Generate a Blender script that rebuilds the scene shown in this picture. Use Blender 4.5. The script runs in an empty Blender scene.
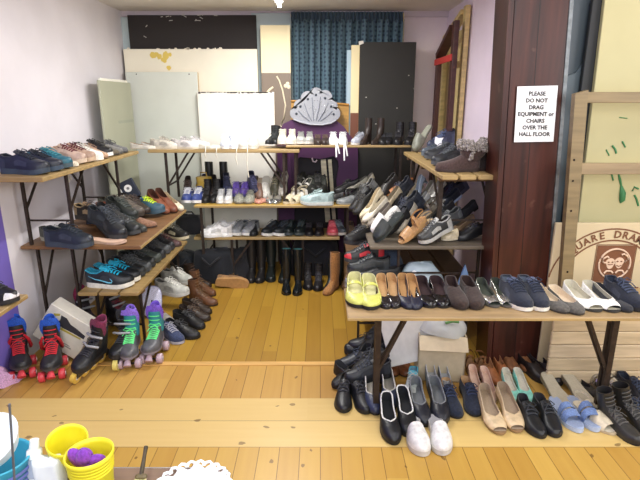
import bpy, math, random
from mathutils import Vector, Matrix, Euler
import numpy as np
random.seed(7)
S = bpy.context.scene
COL = S.collection

# ---------------------------------------------------------------- camera, world, lights
CAM_H, FPX, PITCH = 1.65, 500.0, math.radians(15.64)
cd = bpy.data.cameras.new('camera'); cam = bpy.data.objects.new('camera', cd); COL.objects.link(cam)
cam.location = (0, 0, CAM_H); cam.rotation_euler = (math.pi/2 - PITCH, 0, 0)
cd.sensor_width = 36; cd.lens = FPX/640*36; cd.clip_start = .05
S.camera = cam
S.view_settings.view_transform = 'Standard'; S.view_settings.look = 'None'
S.view_settings.exposure = 0.6; S.view_settings.gamma = 1; S.view_settings.use_curve_mapping = False
w = bpy.data.worlds.new('world'); S.world = w; w.use_nodes = True
w.node_tree.nodes['Background'].inputs[0].default_value = (.86, .92, 1, 1)
w.node_tree.nodes['Background'].inputs[1].default_value = .36
def area(name, loc, rot, sx, sy, power, col=(1, 1, 1)):
    l = bpy.data.lights.new(name, 'AREA'); l.shape = 'RECTANGLE'; l.size = sx; l.size_y = sy
    l.energy = power; l.color = col
    o = bpy.data.objects.new(name, l); COL.objects.link(o); o.location = loc; o.rotation_euler = rot
    return o
area('batten_light', (-.34, 3.9, 2.385), (0, 0, 0), .06, 1.2, 27, (1, .99, .97))
area('hall_light', (-.9, .9, 3.5), (0, 0, 0), .5, 1.8, 22)
area('hall_light', (1.1, .9, 3.5), (0, 0, 0), .5, 1.8, 22)
area('hall_glare_fill', (.4, -2.1, 2.65), (math.radians(80), 0, 0), 4.2, 1.5, 72, (.97, .99, 1))  # unseen fill panel behind the camera, added for pillar glare and frontal light
area('hall_side_fill', (3.05, .9, 1.9), (0, math.radians(84), 0), 1.5, 2.6, 42, (.97, .99, 1))  # added fill from the right, brightens the left wall and under its shelves

# ---------------------------------------------------------------- pixel <-> place
def ray(px, py):
    u = (px-320)/FPX; v = (py-240)/FPX; c, s = math.cos(PITCH), math.sin(PITCH)
    return Vector((u, c - v*s, -s - v*c))
def P(px, py, z=0.):
    d = ray(px, py); t = (z-CAM_H)/d.z
    return Vector((d.x*t, d.y*t, z))
def PY(px, py, Y):
    d = ray(px, py); t = Y/d.y
    return Vector((d.x*t, Y, CAM_H + d.z*t))

# ---------------------------------------------------------------- materials
def lin(c):
    return tuple((x/12.92 if x <= .04045 else ((x+.055)/1.055)**2.4) for x in (v/255 for v in c)) + (1,)
MC = {}
def mat(kind, rgb, rough=None):
    key = (kind, tuple(rgb), rough)
    if key in MC: return MC[key]
    m = bpy.data.materials.new(kind); m.use_nodes = True; nt = m.node_tree; N = nt.nodes; Lk = nt.links
    b = N['Principled BSDF']; c = lin(rgb)
    R, sc, amp, bump, metal = {'leather': (.42, 38, .16, .22, 0), 'patent': (.13, 30, .05, .02, 0), 'suede': (.95, 90, .28, .25, 0),
        'fabric': (.9, 160, .25, .25, 0), 'rubber': (.6, 40, .10, .05, 0), 'wood': (.5, 5, .16, .06, 0), 'metal': (.45, 30, .2, .05, .7),
        'paint': (.6, 3, .035, .03, 0), 'plastic': (.3, 20, .03, 0, 0), 'chrome': (.22, 30, .1, .02, .9), 'fur': (1, 140, .5, .6, 0),
        'cotton': (.9, 120, .06, .15, 0), 'board': (.75, 4, .05, .05, 0), 'card': (.8, 20, .06, .03, 0), 'snake': (.5, 150, .75, .1, 0)}[kind]
    b.inputs['Roughness'].default_value = rough if rough is not None else R
    b.inputs['Metallic'].default_value = metal
    if kind in ('suede', 'fabric', 'fur'): b.inputs['Sheen Weight'].default_value = .15
    tc = N.new('ShaderNodeTexCoord'); nz = N.new('ShaderNodeTexNoise'); nz.inputs['Scale'].default_value = sc
    nz.inputs['Detail'].default_value = 4
    if kind == 'wood':
        mp = N.new('ShaderNodeMapping'); mp.inputs['Scale'].default_value = (1, 1, 1)
        mx0 = N.new('ShaderNodeMapping'); mx0.inputs['Scale'].default_value = (.6, 6, 6)
        Lk.new(tc.outputs['Object'], mx0.inputs[0]); Lk.new(mx0.outputs[0], nz.inputs[0])
    else:
        Lk.new(tc.outputs['Object'], nz.inputs[0])
    rp = N.new('ShaderNodeValToRGB')
    lo = tuple(x*(1-amp) for x in c[:3]) + (1,); hi = tuple(min(1, x*(1+amp)) for x in c[:3]) + (1,)
    rp.color_ramp.elements[0].color = lo; rp.color_ramp.elements[1].color = hi
    rp.color_ramp.elements[0].position = .35; rp.color_ramp.elements[1].position = .65
    Lk.new(nz.outputs[0], rp.inputs[0]); Lk.new(rp.outputs[0], b.inputs['Base Color'])
    if bump:
        bp = N.new('ShaderNodeBump'); bp.inputs['Strength'].default_value = bump; bp.inputs['Distance'].default_value = .004
        Lk.new(nz.outputs[0], bp.inputs['Height']); Lk.new(bp.outputs[0], b.inputs['Normal'])
    MC[key] = m; return m
def emit(rgb, st):
    m = bpy.data.materials.new('lamp_glow'); m.use_nodes = True; b = m.node_tree.nodes['Principled BSDF']
    b.inputs['Emission Color'].default_value = lin(rgb); b.inputs['Emission Strength'].default_value = st; return m

# ---------------------------------------------------------------- mesh helper
class M:
    def __init__(s): s.v = []; s.f = []; s.sm = []
    def add(s, vs, fs, smooth=False, mtx=None):
        o = len(s.v)
        for p in vs:
            p = Vector(p); s.v.append(tuple(mtx @ p) if mtx else tuple(p))
        for f in fs: s.f.append([i+o for i in f]); s.sm.append(smooth)
        return s
    def box(s, a, b, mtx=None):
        x0, y0, z0 = a; x1, y1, z1 = b
        return s.add([(x0,y0,z0),(x1,y0,z0),(x1,y1,z0),(x0,y1,z0),(x0,y0,z1),(x1,y0,z1),(x1,y1,z1),(x0,y1,z1)],
              [(0,3,2,1),(4,5,6,7),(0,1,5,4),(1,2,6,5),(2,3,7,6),(3,0,4,7)], False, mtx)
    def bbox(s, a, b, r=.004, mtx=None):          # box with chamfered edges
        x0, y0, z0 = a; x1, y1, z1 = b
        r = min(r, (x1-x0)*.45, (y1-y0)*.45, (z1-z0)*.45)
        vs = []; 
        for (z, q) in ((z0, r), (z0+r, 0), (z1-r, 0), (z1, r)):
            xa, xb, ya, yb = x0+q, x1-q, y0+q, y1-q; k = r
            vs += [(xa+k,ya,z),(xb-k,ya,z),(xb,ya+k,z),(xb,yb-k,z),(xb-k,yb,z),(xa+k,yb,z),(xa,yb-k,z),(xa,ya+k,z)]
        fs = [tuple(range(7,-1,-1)), tuple(range(24,32))]
        for l in range(3):
            for i in range(8):
                j = (i+1) % 8; fs.append((l*8+i, l*8+j, l*8+8+j, l*8+8+i))
        return s.add(vs, fs, False, mtx)
    def grid(s, rows, smooth=True, closed=False, mtx=None):
        n = len(rows[0]); vs = [p for r in rows for p in r]; fs = []
        for i in range(len(rows)-1):
            for j in range(n if closed else n-1):
                k = (j+1) % n; fs.append((i*n+j, i*n+k, (i+1)*n+k, (i+1)*n+j))
        return s.add(vs, fs, smooth, mtx)
    def tube(s, pts, r, n=6, mtx=None, cap=True):
        pts = [Vector(p) for p in pts]; rows = []
        rs = r if isinstance(r, (list, tuple)) else [r]*len(pts)
        for i, p in enumerate(pts):
            d = (pts[min(i+1, len(pts)-1)] - pts[max(i-1, 0)])
            d = d.normalized() if d.length > 1e-9 else Vector((0,0,1))
            a = d.cross(Vector((0,0,1)) if abs(d.z) < .9 else Vector((1,0,0))).normalized(); b = d.cross(a)
            rows.append([p + rs[i]*(math.cos(2*math.pi*k/n)*a + math.sin(2*math.pi*k/n)*b) for k in range(n)])
        s.grid(rows, True, True, mtx)
        if cap:
            s.add(rows[0], [tuple(range(n))], False, mtx); s.add(rows[-1], [tuple(range(n-1,-1,-1))], False, mtx)
        return s
    def bar(s, p, q, w, d, up=(0,0,1)):           # rectangular bar from p to q
        p, q = Vector(p), Vector(q); ax = (q-p).normalized(); a = ax.cross(Vector(up))
        if a.length < 1e-4: a = ax.cross(Vector((1,0,0)))
        a.normalize(); b = ax.cross(a)
        vs = [e + sx*a*w/2 + sy*b*d/2 for e in (p, q) for sx, sy in ((-1,-1),(1,-1),(1,1),(-1,1))]
        return s.add(vs, [(3,2,1,0),(4,5,6,7),(0,1,5,4),(1,2,6,5),(2,3,7,6),(3,0,4,7)])
    def lathe(s, prof, n=20, mtx=None, c=(0,0,0)):
        rows = [[(c[0]+r*math.cos(2*math.pi*k/n), c[1]+r*math.sin(2*math.pi*k/n), c[2]+z) for k in range(n)] for r, z in prof]
        return s.grid(rows, True, True, mtx)
    def cyl(s, p, q, r, n=14):
        return s.tube([p, q], r, n)
    def prism(s, pts, d0, d1, mtx=None):          # outline in x,z extruded along y
        n = len(pts)
        vs = [(x, d0, z) for x, z in pts] + [(x, d1, z) for x, z in pts]
        fs = [tuple(range(n)), tuple(range(2*n-1, n-1, -1))] + [(i, i+n, (i+1) % n+n, (i+1) % n) for i in range(n)]
        return s.add(vs, fs, False, mtx)
    def ball(s, c, r, n=10, mtx=None, sq=(1,1,1)):
        rows = [[(c[0]+sq[0]*r*math.sin(a)*math.cos(t), c[1]+sq[1]*r*math.sin(a)*math.sin(t), c[2]+sq[2]*r*math.cos(a))
                 for t in [2*math.pi*k/n for k in range(n)]] for a in [math.pi*i/(n//2+1) for i in range(n//2+2)]]
        return s.grid(rows, True, True, mtx)
    def mesh(s, name):
        me = bpy.data.meshes.new(name); me.from_pydata([tuple(v) for v in s.v], [], s.f)
        me.polygons.foreach_set('use_smooth', s.sm); me.update(); return me
def put(name, me, m, parent=None, label=None):
    if isinstance(me, M):
        me = me.mesh(name)
    o = bpy.data.objects.new(name, me); COL.objects.link(o)
    if not me.materials: me.materials.append(m)
    o.material_slots[0].link = 'OBJECT'; o.material_slots[0].material = m
    if parent: o.parent = parent
    if label: o['label'] = label
    return o
def tag(o, label, cat, group=None, kind=None):
    o['label'] = label; o['category'] = cat
    if group: o['group'] = group
    if kind: o['kind'] = kind
    return o
def thing(name, label, cat, loc=(0,0,0), rot=(0,0,0), group=None):
    o = bpy.data.objects.new(name, None); COL.objects.link(o); o.empty_display_size = .05
    o.location = loc; o.rotation_euler = rot
    return tag(o, label, cat, group)
def struct(name, me, m):
    o = put(name, me, m); o['kind'] = 'structure'; return o
def text_faces(body, size, mb, mtx, extr=.0006, bold=0.0):
    cu = bpy.data.curves.new('t', 'FONT'); cu.body = body; cu.size = size; cu.align_x = 'CENTER'; cu.align_y = 'CENTER'
    cu.extrude = extr; cu.offset = bold; cu.resolution_u = 2
    o = bpy.data.objects.new('t', cu); COL.objects.link(o)
    dg = bpy.context.evaluated_depsgraph_get(); me = bpy.data.meshes.new_from_object(o.evaluated_get(dg))
    mb.add([v.co for v in me.vertices], [tuple(p.vertices) for p in me.polygons], False, mtx)
    bpy.data.objects.remove(o); bpy.data.curves.remove(cu); bpy.data.meshes.remove(me)

# ================================================================ the room
def floor_mat(w, axis, base, dark, seed, knots=1.0, gap=.035):
    m = bpy.data.materials.new('floorboards'); m.use_nodes = True; nt = m.node_tree; N = nt.nodes; L = nt.links
    b = N['Principled BSDF']; b.inputs['Roughness'].default_value = .38
    def mth(op, a, c=None):
        n = N.new('ShaderNodeMath'); n.operation = op
        for i, q in enumerate((a, c)):
            if q is None: continue
            if isinstance(q, (int, float)): n.inputs[i].default_value = q
            else: L.new(q, n.inputs[i])
        return n.outputs[0]
    tc = N.new('ShaderNodeTexCoord'); sp = N.new('ShaderNodeSeparateXYZ'); L.new(tc.outputs['Object'], sp.inputs[0])
    across, along = (sp.outputs[0], sp.outputs[1]) if axis == 'y' else (sp.outputs[1], sp.outputs[0])
    q = mth('DIVIDE', across, w); idx = mth('FLOOR', q); fr = mth('FRACT', q)
    wn = N.new('ShaderNodeTexWhiteNoise'); wn.noise_dimensions = '2D'
    cb = N.new('ShaderNodeCombineXYZ'); L.new(idx, cb.inputs[0])
    seg = mth('FLOOR', mth('DIVIDE', mth('ADD', along, mth('MULTIPLY', idx, .77)), 2.1)); L.new(mth('ADD', seg, seed), cb.inputs[1])
    L.new(cb.outputs[0], wn.inputs['Vector'])
    g = N.new('ShaderNodeTexNoise'); g.inputs['Scale'].default_value = 1; g.inputs['Detail'].default_value = 6
    cv = N.new('ShaderNodeCombineXYZ'); L.new(mth('MULTIPLY', across, 42), cv.inputs[0])
    L.new(mth('MULTIPLY', along, 2.2), cv.inputs[1]); L.new(mth('MULTIPLY', wn.outputs[0], 30), cv.inputs[2]); L.new(cv.outputs[0], g.inputs[0])
    r = N.new('ShaderNodeValToRGB'); r.color_ramp.elements[0].color = lin(dark); r.color_ramp.elements[1].color = lin(base)
    L.new(mth('ADD', mth('MULTIPLY', wn.outputs[0], .62), mth('MULTIPLY', g.outputs[0], .42)), r.inputs[0])
    vo = N.new('ShaderNodeTexVoronoi'); vo.inputs['Scale'].default_value = 1
    kv = N.new('ShaderNodeCombineXYZ'); L.new(mth('MULTIPLY', across, 8.5), kv.inputs[0]); L.new(mth('ADD', mth('MULTIPLY', along, 6.2), mth('MULTIPLY', g.outputs[0], .35)), kv.inputs[1])
    L.new(kv.outputs[0], vo.inputs[0])
    kn = mth('MULTIPLY', mth('LESS_THAN', vo.outputs['Distance'], .085*knots), .6)
    x1 = N.new('ShaderNodeMix'); x1.data_type = 'RGBA'; L.new(kn, x1.inputs[0]); L.new(r.outputs[0], x1.inputs[6])
    x1.inputs[7].default_value = lin((74, 40, 18))
    ga = mth('MULTIPLY', mth('LESS_THAN', fr, gap), .7)
    x2 = N.new('ShaderNodeMix'); x2.data_type = 'RGBA'; L.new(ga, x2.inputs[0]); L.new(x1.outputs[2], x2.inputs[6])
    x2.inputs[7].default_value = lin((80, 48, 20)); L.new(x2.outputs[2], b.inputs['Base Color'])
    return m
def slab(name, x0, x1, y0, y1, m, z=0.):
    return struct(name, M().box((x0, y0, z-.05), (x1, y1, z)), m)
J1, J2, J3 = 2.10, 2.52, 2.92
HX = 3.2
slab('floor', -HX, HX, -2.2, J1, floor_mat(.10, 'y', (208,170,84), (178,134,56), 3, 1))
slab('floor_threshold', -HX, HX, J1, J2, floor_mat(.21, 'x', (222,194,128), (204,170,98), 11, 1.25, .016)).location = (0, 0, 0)
slab('floor_step', -HX, HX, J2, J3-.035, floor_mat(.115, 'y', (206,166,88), (172,126,56), 5, 1.1))
struct('trim_1', M().box((-1.93, J3-.035, -.05), (1.25, J3+.01, .006)), mat('wood', (214,168,96)))
slab('floor_recess', -1.93, HX, J3, 5.6, floor_mat(.098, 'y', (180,142,52), (148,108,36), 8, 1))

def wall_mat(rgb, amp=.05):
    return mat('paint', rgb)
LILAC = (222, 208, 222); H = 2.48
struct('wall_left', M().box((-2.03, 2.96, 0), (-1.93, 5.4, H)), mat('paint', (228, 224, 230)))
HH = 3.6
struct('wall_left_hall', M().box((-2.03, -2.2, 0), (-1.929, 2.96, HH)), mat('paint', (120, 104, 192)))
struct('wall_header', M().box((-2.03, 2.92, H), (HX, 3.1, HH)), mat('paint', (222, 214, 222)))
struct('ceiling_hall', M().box((-2.03, -2.2, HH), (HX, 3.1, HH+.1)), mat('paint', (236, 234, 228)))
struct('wall_back', M().box((-2.03, 5.3, 0), (1.35, 5.4, H)), mat('paint', (240, 226, 230)))
struct('wall_right', M().box((1.25, 3.1, 0), (1.35, 5.4, H)), mat('paint', (236, 222, 236)))
struct('wall_right_hall', M().box((1.25, 3.1, 0), (HX, 3.2, H)), mat('paint', (60, 66, 70)))
struct('wall_side', M().box((HX-.1, -2.2, 0), (HX, 3.1, HH)), mat('paint', (210, 200, 200)))
struct('ceiling', M().box((-2.03, 3.1, H), (HX, 5.4, H+.1)), mat('paint', (236, 232, 224)))
struct('trim_2', M().box((-1.93, 5.265, H-.05), (1.25, 5.3, H)), mat('paint', (208, 196, 204)))
# pillar of dark stained boards at the mouth of the recess
pil = M(); y0, y1 = 2.90, 3.10
pts = [(1.07, 0), (1.425, 0), (1.31, H), (.985, H)]
pil.prism(pts, y0, y1)
struct('trim_3', pil, None)
def pillar_mat():
    m = bpy.data.materials.new('stained_wood'); m.use_nodes = True; nt = m.node_tree; N = nt.nodes; L = nt.links
    b = N['Principled BSDF']; b.inputs['Roughness'].default_value = .36
    tc = N.new('ShaderNodeTexCoord'); mp = N.new('ShaderNodeMapping'); mp.inputs['Scale'].default_value = (14, 4, 1.2)
    nz = N.new('ShaderNodeTexNoise'); nz.inputs['Scale'].default_value = 1.6; nz.inputs['Detail'].default_value = 8
    L.new(tc.outputs['Object'], mp.inputs[0]); L.new(mp.outputs[0], nz.inputs[0])
    r = N.new('ShaderNodeValToRGB'); r.color_ramp.elements[0].color = lin((42, 17, 12)); r.color_ramp.elements[1].color = lin((82, 40, 30))
    r.color_ramp.elements[0].position = .3; r.color_ramp.elements[1].position = .75
    L.new(nz.outputs[0], r.inputs[0])
    n2 = N.new('ShaderNodeTexNoise'); n2.inputs['Scale'].default_value = 9; n2.inputs['Detail'].default_value = 6
    L.new(tc.outputs['Object'], n2.inputs[0])
    r2 = N.new('ShaderNodeValToRGB'); r2.color_ramp.elements[0].position = .66; r2.color_ramp.elements[1].position = .74
    L.new(n2.outputs[0], r2.inputs[0])
    mx = N.new('ShaderNodeMix'); mx.data_type = 'RGBA'; ml = N.new('ShaderNodeMath'); ml.operation = 'MULTIPLY'; ml.inputs[1].default_value = .25
    L.new(r2.outputs[0], ml.inputs[0]); L.new(ml.outputs[0], mx.inputs[0]); L.new(r.outputs[0], mx.inputs[6]); mx.inputs[7].default_value = lin((150, 110, 96))
    L.new(mx.outputs[2], b.inputs['Base Color']); return m
PM = pillar_mat()
bpy.data.objects['trim_3'].material_slots[0].material = PM
def pilx(px, z): return None
mo = M()
for (a0, a1, d) in ((1.066, .981, .030), (1.108, 1.02, .014)):
    mo.prism([(a0, 0), (a0+.03, 0), (a1+.03, H), (a1, H)], y0-d, y0)
struct('trim_4', mo, PM)
gr = M(); gr.prism([(1.252, 0), (1.256, 0), (1.160, H), (1.156, H)], y0-.001, y0+.001)
struct('trim_5', gr, mat('wood', (22, 10, 8)))
st = M(); st.prism([(1.427, 0), (1.447, 0), (1.332, H), (1.311, H)], y0-.004, y1)
struct('trim_6', st, mat('metal', (120, 124, 126)))

# ceiling batten lamp
t = thing('ceiling_light', 'fluorescent batten lamp fixed along the ceiling', 'ceiling light', (-.34, 3.95, H))
put('housing', M().bbox((-.04, -.66, -.045), (.04, .66, -.001), .006), mat('plastic', (236, 236, 232)), t)
put('tube', M().cyl((0, -.62, -.063), (0, .62, -.063), .014), emit((255, 250, 240), 14), t)
for s in (-1, 1): put('tube_holder', M().bbox((-.018, s*.63-.012, -.085), (.018, s*.63+.012, -.04), .003), mat('plastic', (230, 230, 226)), t)

# ================================================================ scenery stored against the back wall
def flat(name, label, cat, x0, x1, ytop, Y, m, thick=.02, bottom=0., group='stored scenery boards', edge=None, lean=.0):
    a, b = PY(x0, ytop, Y), PY(x1, ytop, Y)
    t = thing(name, label, cat, ((a.x+b.x)/2, Y, bottom), (-lean, 0, 0), group)
    hw = (b.x-a.x)/2; h = a.z-bottom
    put('panel', M().bbox((-hw, 0, 0), (hw, thick, h), .003), m, t)
    if edge:
        e = M()
        for s in (-1, 1): e.bbox((s*(hw-.02)-.02, thick, 0), (s*(hw-.02)+.02, thick+.03, h), .003)
        e.bbox((-hw+.04, thick, h-.04), (hw-.04, thick+.03, h), .003)
        put('batten_frame', e, edge, t)
    return t, hw, h
pine = mat('wood', (190, 150, 92)); bl = mat('paint', (188, 204, 208))
t, hw, h = flat('scenery_flat', 'pale blue flat whose edge shows beside the narrow cream and brown panel', 'scenery flat', 251, 293, 13, 5.24, bl)
t, hw, h = flat('scenery_flat', 'pale blue flat whose strip shows left of the black board in the corner', 'scenery flat', 120.5, 140, 17, 5.24, bl)
t, hw, h = flat('scenery_board', 'black scuffed board highest up the back wall', 'board', 127, 256, 15, 5.20, mat('paint', (44, 40, 40), .85))
sc = M()
for i in range(14):
    x = random.uniform(-hw*.95, hw*.95); z = h - random.choice([.005, .02, .06, .16, .3])*random.uniform(.6, 1); l = random.uniform(.01, .05); q = random.uniform(-.6, .9)
    sc.bar((x, -.0008, z), (x+l*math.cos(q), -.0008, z+l*math.sin(q)), .006, .001, (0, 1, 0))
put('scuff_marks', sc, mat('paint', (196, 192, 184)), t)
t, hw, h = flat('scenery_board', 'wide cream white board below the black one with yellow paint stains', 'board', 123, 257, 49, 5.15, mat('paint', (240, 234, 214)), .025, edge=pine)
pa = M()
for q_, (x, z, r) in enumerate(((-.36, .06, .035), (-.30, .07, .03), (-.26, .10, .03), (-.22, .17, .028), (-.24, .06, .04), (-.2, .05, .02), (-.33,.045,.025))):
    n = 9; pts = [(x+r*random.uniform(.7, 1.15)*math.cos(2*math.pi*k/n), h-z+r*random.uniform(.6, 1.1)*math.sin(2*math.pi*k/n)) for k in range(n)]
    pa.prism(pts, -.0012-.0004*q_, .0)
put('paint_stain', pa, mat('paint', (222, 196, 96)), t)
to = M()
for i in range(16):
    x = random.uniform(-.1, .35) if i < 10 else random.uniform(-hw, hw); r = random.uniform(.008, .022)
    pts = [(x+r*random.uniform(.6, 1.3)*math.cos(2*math.pi*k/6), h+.002+r*.7*random.uniform(.6, 1.2)*math.sin(2*math.pi*k/6)) for k in range(6)]
    to.prism(pts, -.002, .0005)
put('torn_paper', to, mat('card', (236, 226, 208)), t)
t, hw, h = flat('scenery_board', 'square grey white board with two nail holes on top edge', 'board', 125, 197, 72, 5.09, mat('paint', (214, 218, 208)), .02, edge=pine)
put('nail', M().cyl((-.24, -.002, h-.02), (-.24, .004, h-.02), .006).cyl((.27, -.002, h-.02), (.27, .004, h-.02), .006), mat('metal', (50, 46, 44)), t)
t, hw, h = flat('scenery_board', 'bright white board with chipped dark upper edge, right of the grey white one', 'board', 197, 274, 92, 5.04, mat('paint', (246, 243, 232)), .02, edge=pine)
ch = M()
for i in range(26):
    x = -hw+.01+i*(2*hw-.02)/26; ch.box((x, -.0015, h-random.uniform(.006, .016)), (x+random.uniform(.01, .035), .0, h+.001))
put('chipped_edge', ch, mat('paint', (60, 52, 48)), t)
# leaning grey sheet in the left corner
a, b = PY(97, 80, 4.27), PY(130, 82, 4.97)
t = thing('scenery_board', 'narrow grey green board standing in the left corner by the lilac wall', 'board', (-1.80, 4.27, 0), (0, 0, math.pi/2), 'stored scenery boards')
wd = (b-a).length; put('panel', M().bbox((0, 0, 0), (wd, .018, a.z), .003), mat('paint', (172, 174, 152)), t)
put('paint_streak', M().box((wd*.45, -.001, a.z-.36), (wd*.98, 0, a.z-.335)), mat('paint', (160, 164, 146)), t)
put('white_edge', M().bbox((.03, -.0005, a.z-.004), (wd*.9, .0185, a.z+.018), .003), mat('paint', (240, 238, 226)), t)
# narrow cream / brown panel with a painted stem
t, hw, h = flat('painted_panel', 'narrow panel cream above and brown below with a painted white stem', 'panel', 260, 290, 25, 5.08, mat('paint', (236, 222, 180)), .02)
zb = PY(270, 73, 5.08).z
put('brown_lower_half', M().box((-hw, -.003, 0), (hw, 0, zb)), mat('paint', (122, 108, 94)), t)
sm = M()
pts = [(-.06+.0, zb-.66), (.0, zb-.56), (.07, zb-.42), (.085, zb-.30), (.06, zb-.16), (.03, zb-.07), (.005, zb-.03)]
cmx = mat('paint', (226, 214, 184)); put('painted_stem', M().tube([(x, -.004, z) for x, z in pts], .008, 6), cmx, t); put('painted_tendril', M().tube([(.02, -.004, zb-.5), (.09, -.004, zb-.515), (.13, -.004, zb-.5)], .006, 6), cmx, t)
put('painted_leaf', M().tube([(-.11, -.004, zb-.2), (-.06, -.004, zb-.15), (-.03, -.004, zb-.13)], .012, 6), cmx, t)
for (x, z) in ((.11, zb-.1), (.12, zb-.13), (.09, zb-.12)): put('painted_petal', M().ball((x, -.003, z), .02, 8, None, (1, .25, 1)), cmx, t)

# curtain
def curtain_mat():
    m = bpy.data.materials.new('curtain_cloth'); m.use_nodes = True; nt = m.node_tree; N = nt.nodes; L = nt.links
    b = N['Principled BSDF']; b.inputs['Roughness'].default_value = .9
    tc = N.new('ShaderNodeTexCoord'); sp = N.new('ShaderNodeSeparateXYZ'); L.new(tc.outputs['Object'], sp.inputs[0])
    cb = N.new('ShaderNodeCombineXYZ'); L.new(sp.outputs[0], cb.inputs[0]); L.new(sp.outputs[2], cb.inputs[1])
    vo = N.new('ShaderNodeTexVoronoi'); vo.voronoi_dimensions = '2D'; vo.inputs['Scale'].default_value = 25; vo.inputs['Randomness'].default_value = .35
    L.new(cb.outputs[0], vo.inputs[0])
    r = N.new('ShaderNodeValToRGB'); r.color_ramp.elements[0].position = .22; r.color_ramp.elements[1].position = .34
    r.color_ramp.elements[0].color = lin((52, 68, 84)); r.color_ramp.elements[1].color = lin((84, 108, 120))
    L.new(vo.outputs['Distance'], r.inputs[0]); L.new(r.outputs[0], b.inputs['Base Color']); return m
CL = curtain_mat()
a, b = PY(291, 13, 5.17), PY(404, 13, 5.17); zt = a.z; zb2 = .95; W = b.x-a.x
t = thing('curtain', 'blue patterned curtain with pleated heading hanging on the back wall', 'curtain', (a.x, 5.17, 0))
rows = []
for j in range(22):
    z = zt-.06-(zt-.06-zb2)*j/21; rows.append([(W*i/150 + .012*math.sin(i*.9+j*.06), .028*math.sin(i*.62+.5*math.sin(i*.21)+j*.03)*(1+.02*j)+.012*math.sin(i*.23+1), z) for i in range(151)])
put('drape', M().grid(rows), CL, t)
rows = [[(W*i/200, -.008+.014*math.sin(i*.95), z) for i in range(201)] for z in (zt+.01, zt-.02, zt-.05, zt-.075)]
put('pleated_heading', M().grid(rows), mat('fabric', (54, 74, 90)), t)
put('rail', M().bbox((-.01, .035, zt-.03), (W+.015, .055, zt), .004), mat('plastic', (220, 216, 206)), t)
put('draw_cord', M().tube([(W-.01, -.02, zt), (W+.0, -.025, zt-.1), (W-.004, -.022, zt-.4), (W-.002, -.024, zt-.7)], .0035), mat('cotton', (190, 170, 120)), t)

# charcoal board and its neighbours
t, hw, h = flat('scenery_board', 'tall charcoal board in front of the curtain, right side', 'board', 360, 416.5, 42, 5.00, mat('paint', (48, 47, 44), .8), .02, edge=pine)
tp = M(); n = 7
tp.prism([(-hw-.01, h-.03), (-hw+.035, h-.012), (-hw+.03, h+.012), (-hw-.012, h+.006)], -.002, 0)
for (x, z) in ((-.1, -.75), (.05, -.9), (.2, -.3), (.255, -.42), (-.2, -.5), (.1, -.6)): tp.box((x, -.001, h+z), (x+.012, 0, h+z+.006))
put('tape_scrap', tp, mat('card', (226, 222, 210)), t)
t, hw, h = flat('scenery_board', 'cream board with brown foot peeping out left of the charcoal board', 'board', 351.5, 375, 45, 5.04, mat('paint', (232, 218, 172)), .03)
zz = PY(350, 113, 5.04).z; put('brown_foot', M().box((-hw, -.002, 0), (hw, 0, zz)), mat('paint', (118, 70, 50)), t)
t, hw, h = flat('scenery_board', 'thin pale blue sheet edge left of the cream and charcoal boards', 'board', 347, 358, 50, 5.08, mat('paint', (170, 192, 206)), .02)
# purple throne back with keyhole opening
Y = 4.965
def q(px, py): p = PY(px, py, Y); return (p.x, p.z)
out = [q(277, 150)[0:1]+(0.,), q(277, 150), q(278, 132), q(284, 123), q(296, 118), (q(316,115)), q(330, 117), q(342, 124), q(349, 134), q(358, 146), q(358, 170), q(358, 170)[0:1]+(0.,)]
inn = [q(340, 200)[0:1]+(0.,), q(337, 186), q(336, 178), q(339, 170), q(338, 160), q(334, 156), q(322, 159), q(310, 158), q(298, 157), q(294, 162), q(296, 170), q(294, 190), q(294, 190)[0:1]+(0.,)]
pb = M()
# stitch the two outlines into quads so the opening stays open
def resample(pts, n):
    d = [0]
    for i in range(1, len(pts)): d.append(d[-1]+math.dist(pts[i], pts[i-1]))
    o = []
    for k in range(n):
        s = d[-1]*k/(n-1); i = max(j for j in range(len(d)) if d[j] <= s+1e-9); i = min(i, len(pts)-2)
        f = (s-d[i])/max(1e-9, d[i+1]-d[i]); o.append((pts[i][0]+f*(pts[i+1][0]-pts[i][0]), pts[i][1]+f*(pts[i+1][1]-pts[i][1])))
    return o
oo = resample(out, 40); ii = resample(inn[::-1], 40)
pb.grid([[(x, 0, z) for x, z in oo], [(x, 0, z) for x, z in ii], [(x, .05, z) for x, z in ii], [(x, .05, z) for x, z in oo], [(x, 0, z) for x, z in oo]], False)
t = thing('throne_back', 'purple painted throne back with dark keyhole opening under the silver crown', 'stage prop', (0, Y, 0))
put('panel', pb, mat('paint', (78, 38, 80)), t)
put('dark_backing', M().box((q(280, 150)[0], .052, 0), (q(356, 150)[0], .062, q(316, 140)[1])), mat('paint', (22, 14, 24)), t)
cu = q(315, 160); put('painted_curl', M().tube([(cu[0]-.03, -.003, cu[1]+.02), (cu[0]-.02, -.003, cu[1]-.015), (cu[0]+.005, -.003, cu[1]-.02), (cu[0]+.02, -.003, cu[1])], .008), mat('paint', (200, 180, 190)), t)
for k, (x0, x1) in enumerate(((320, 326.5), (327.5, 332))):
    a = PY(x0, 170, 4.94); b = PY(x1, 170, 4.94); tz = PY(x0, 160, 4.94).z
    m_ = M(); m_.bar(((a.x+b.x)/2+.05, 4.975, .45), ((a.x+b.x)/2, 4.99, tz), (b.x-a.x)*.8, .02, (0, 1, 0))
    tag(put('timber_batten', m_, mat('wood', (206, 196, 168))), ['wider pale batten showing through the purple keyhole opening', 'slimmer pale batten right of its twin in the purple keyhole opening'][k], 'batten', 'battens in the throne opening')
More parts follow.
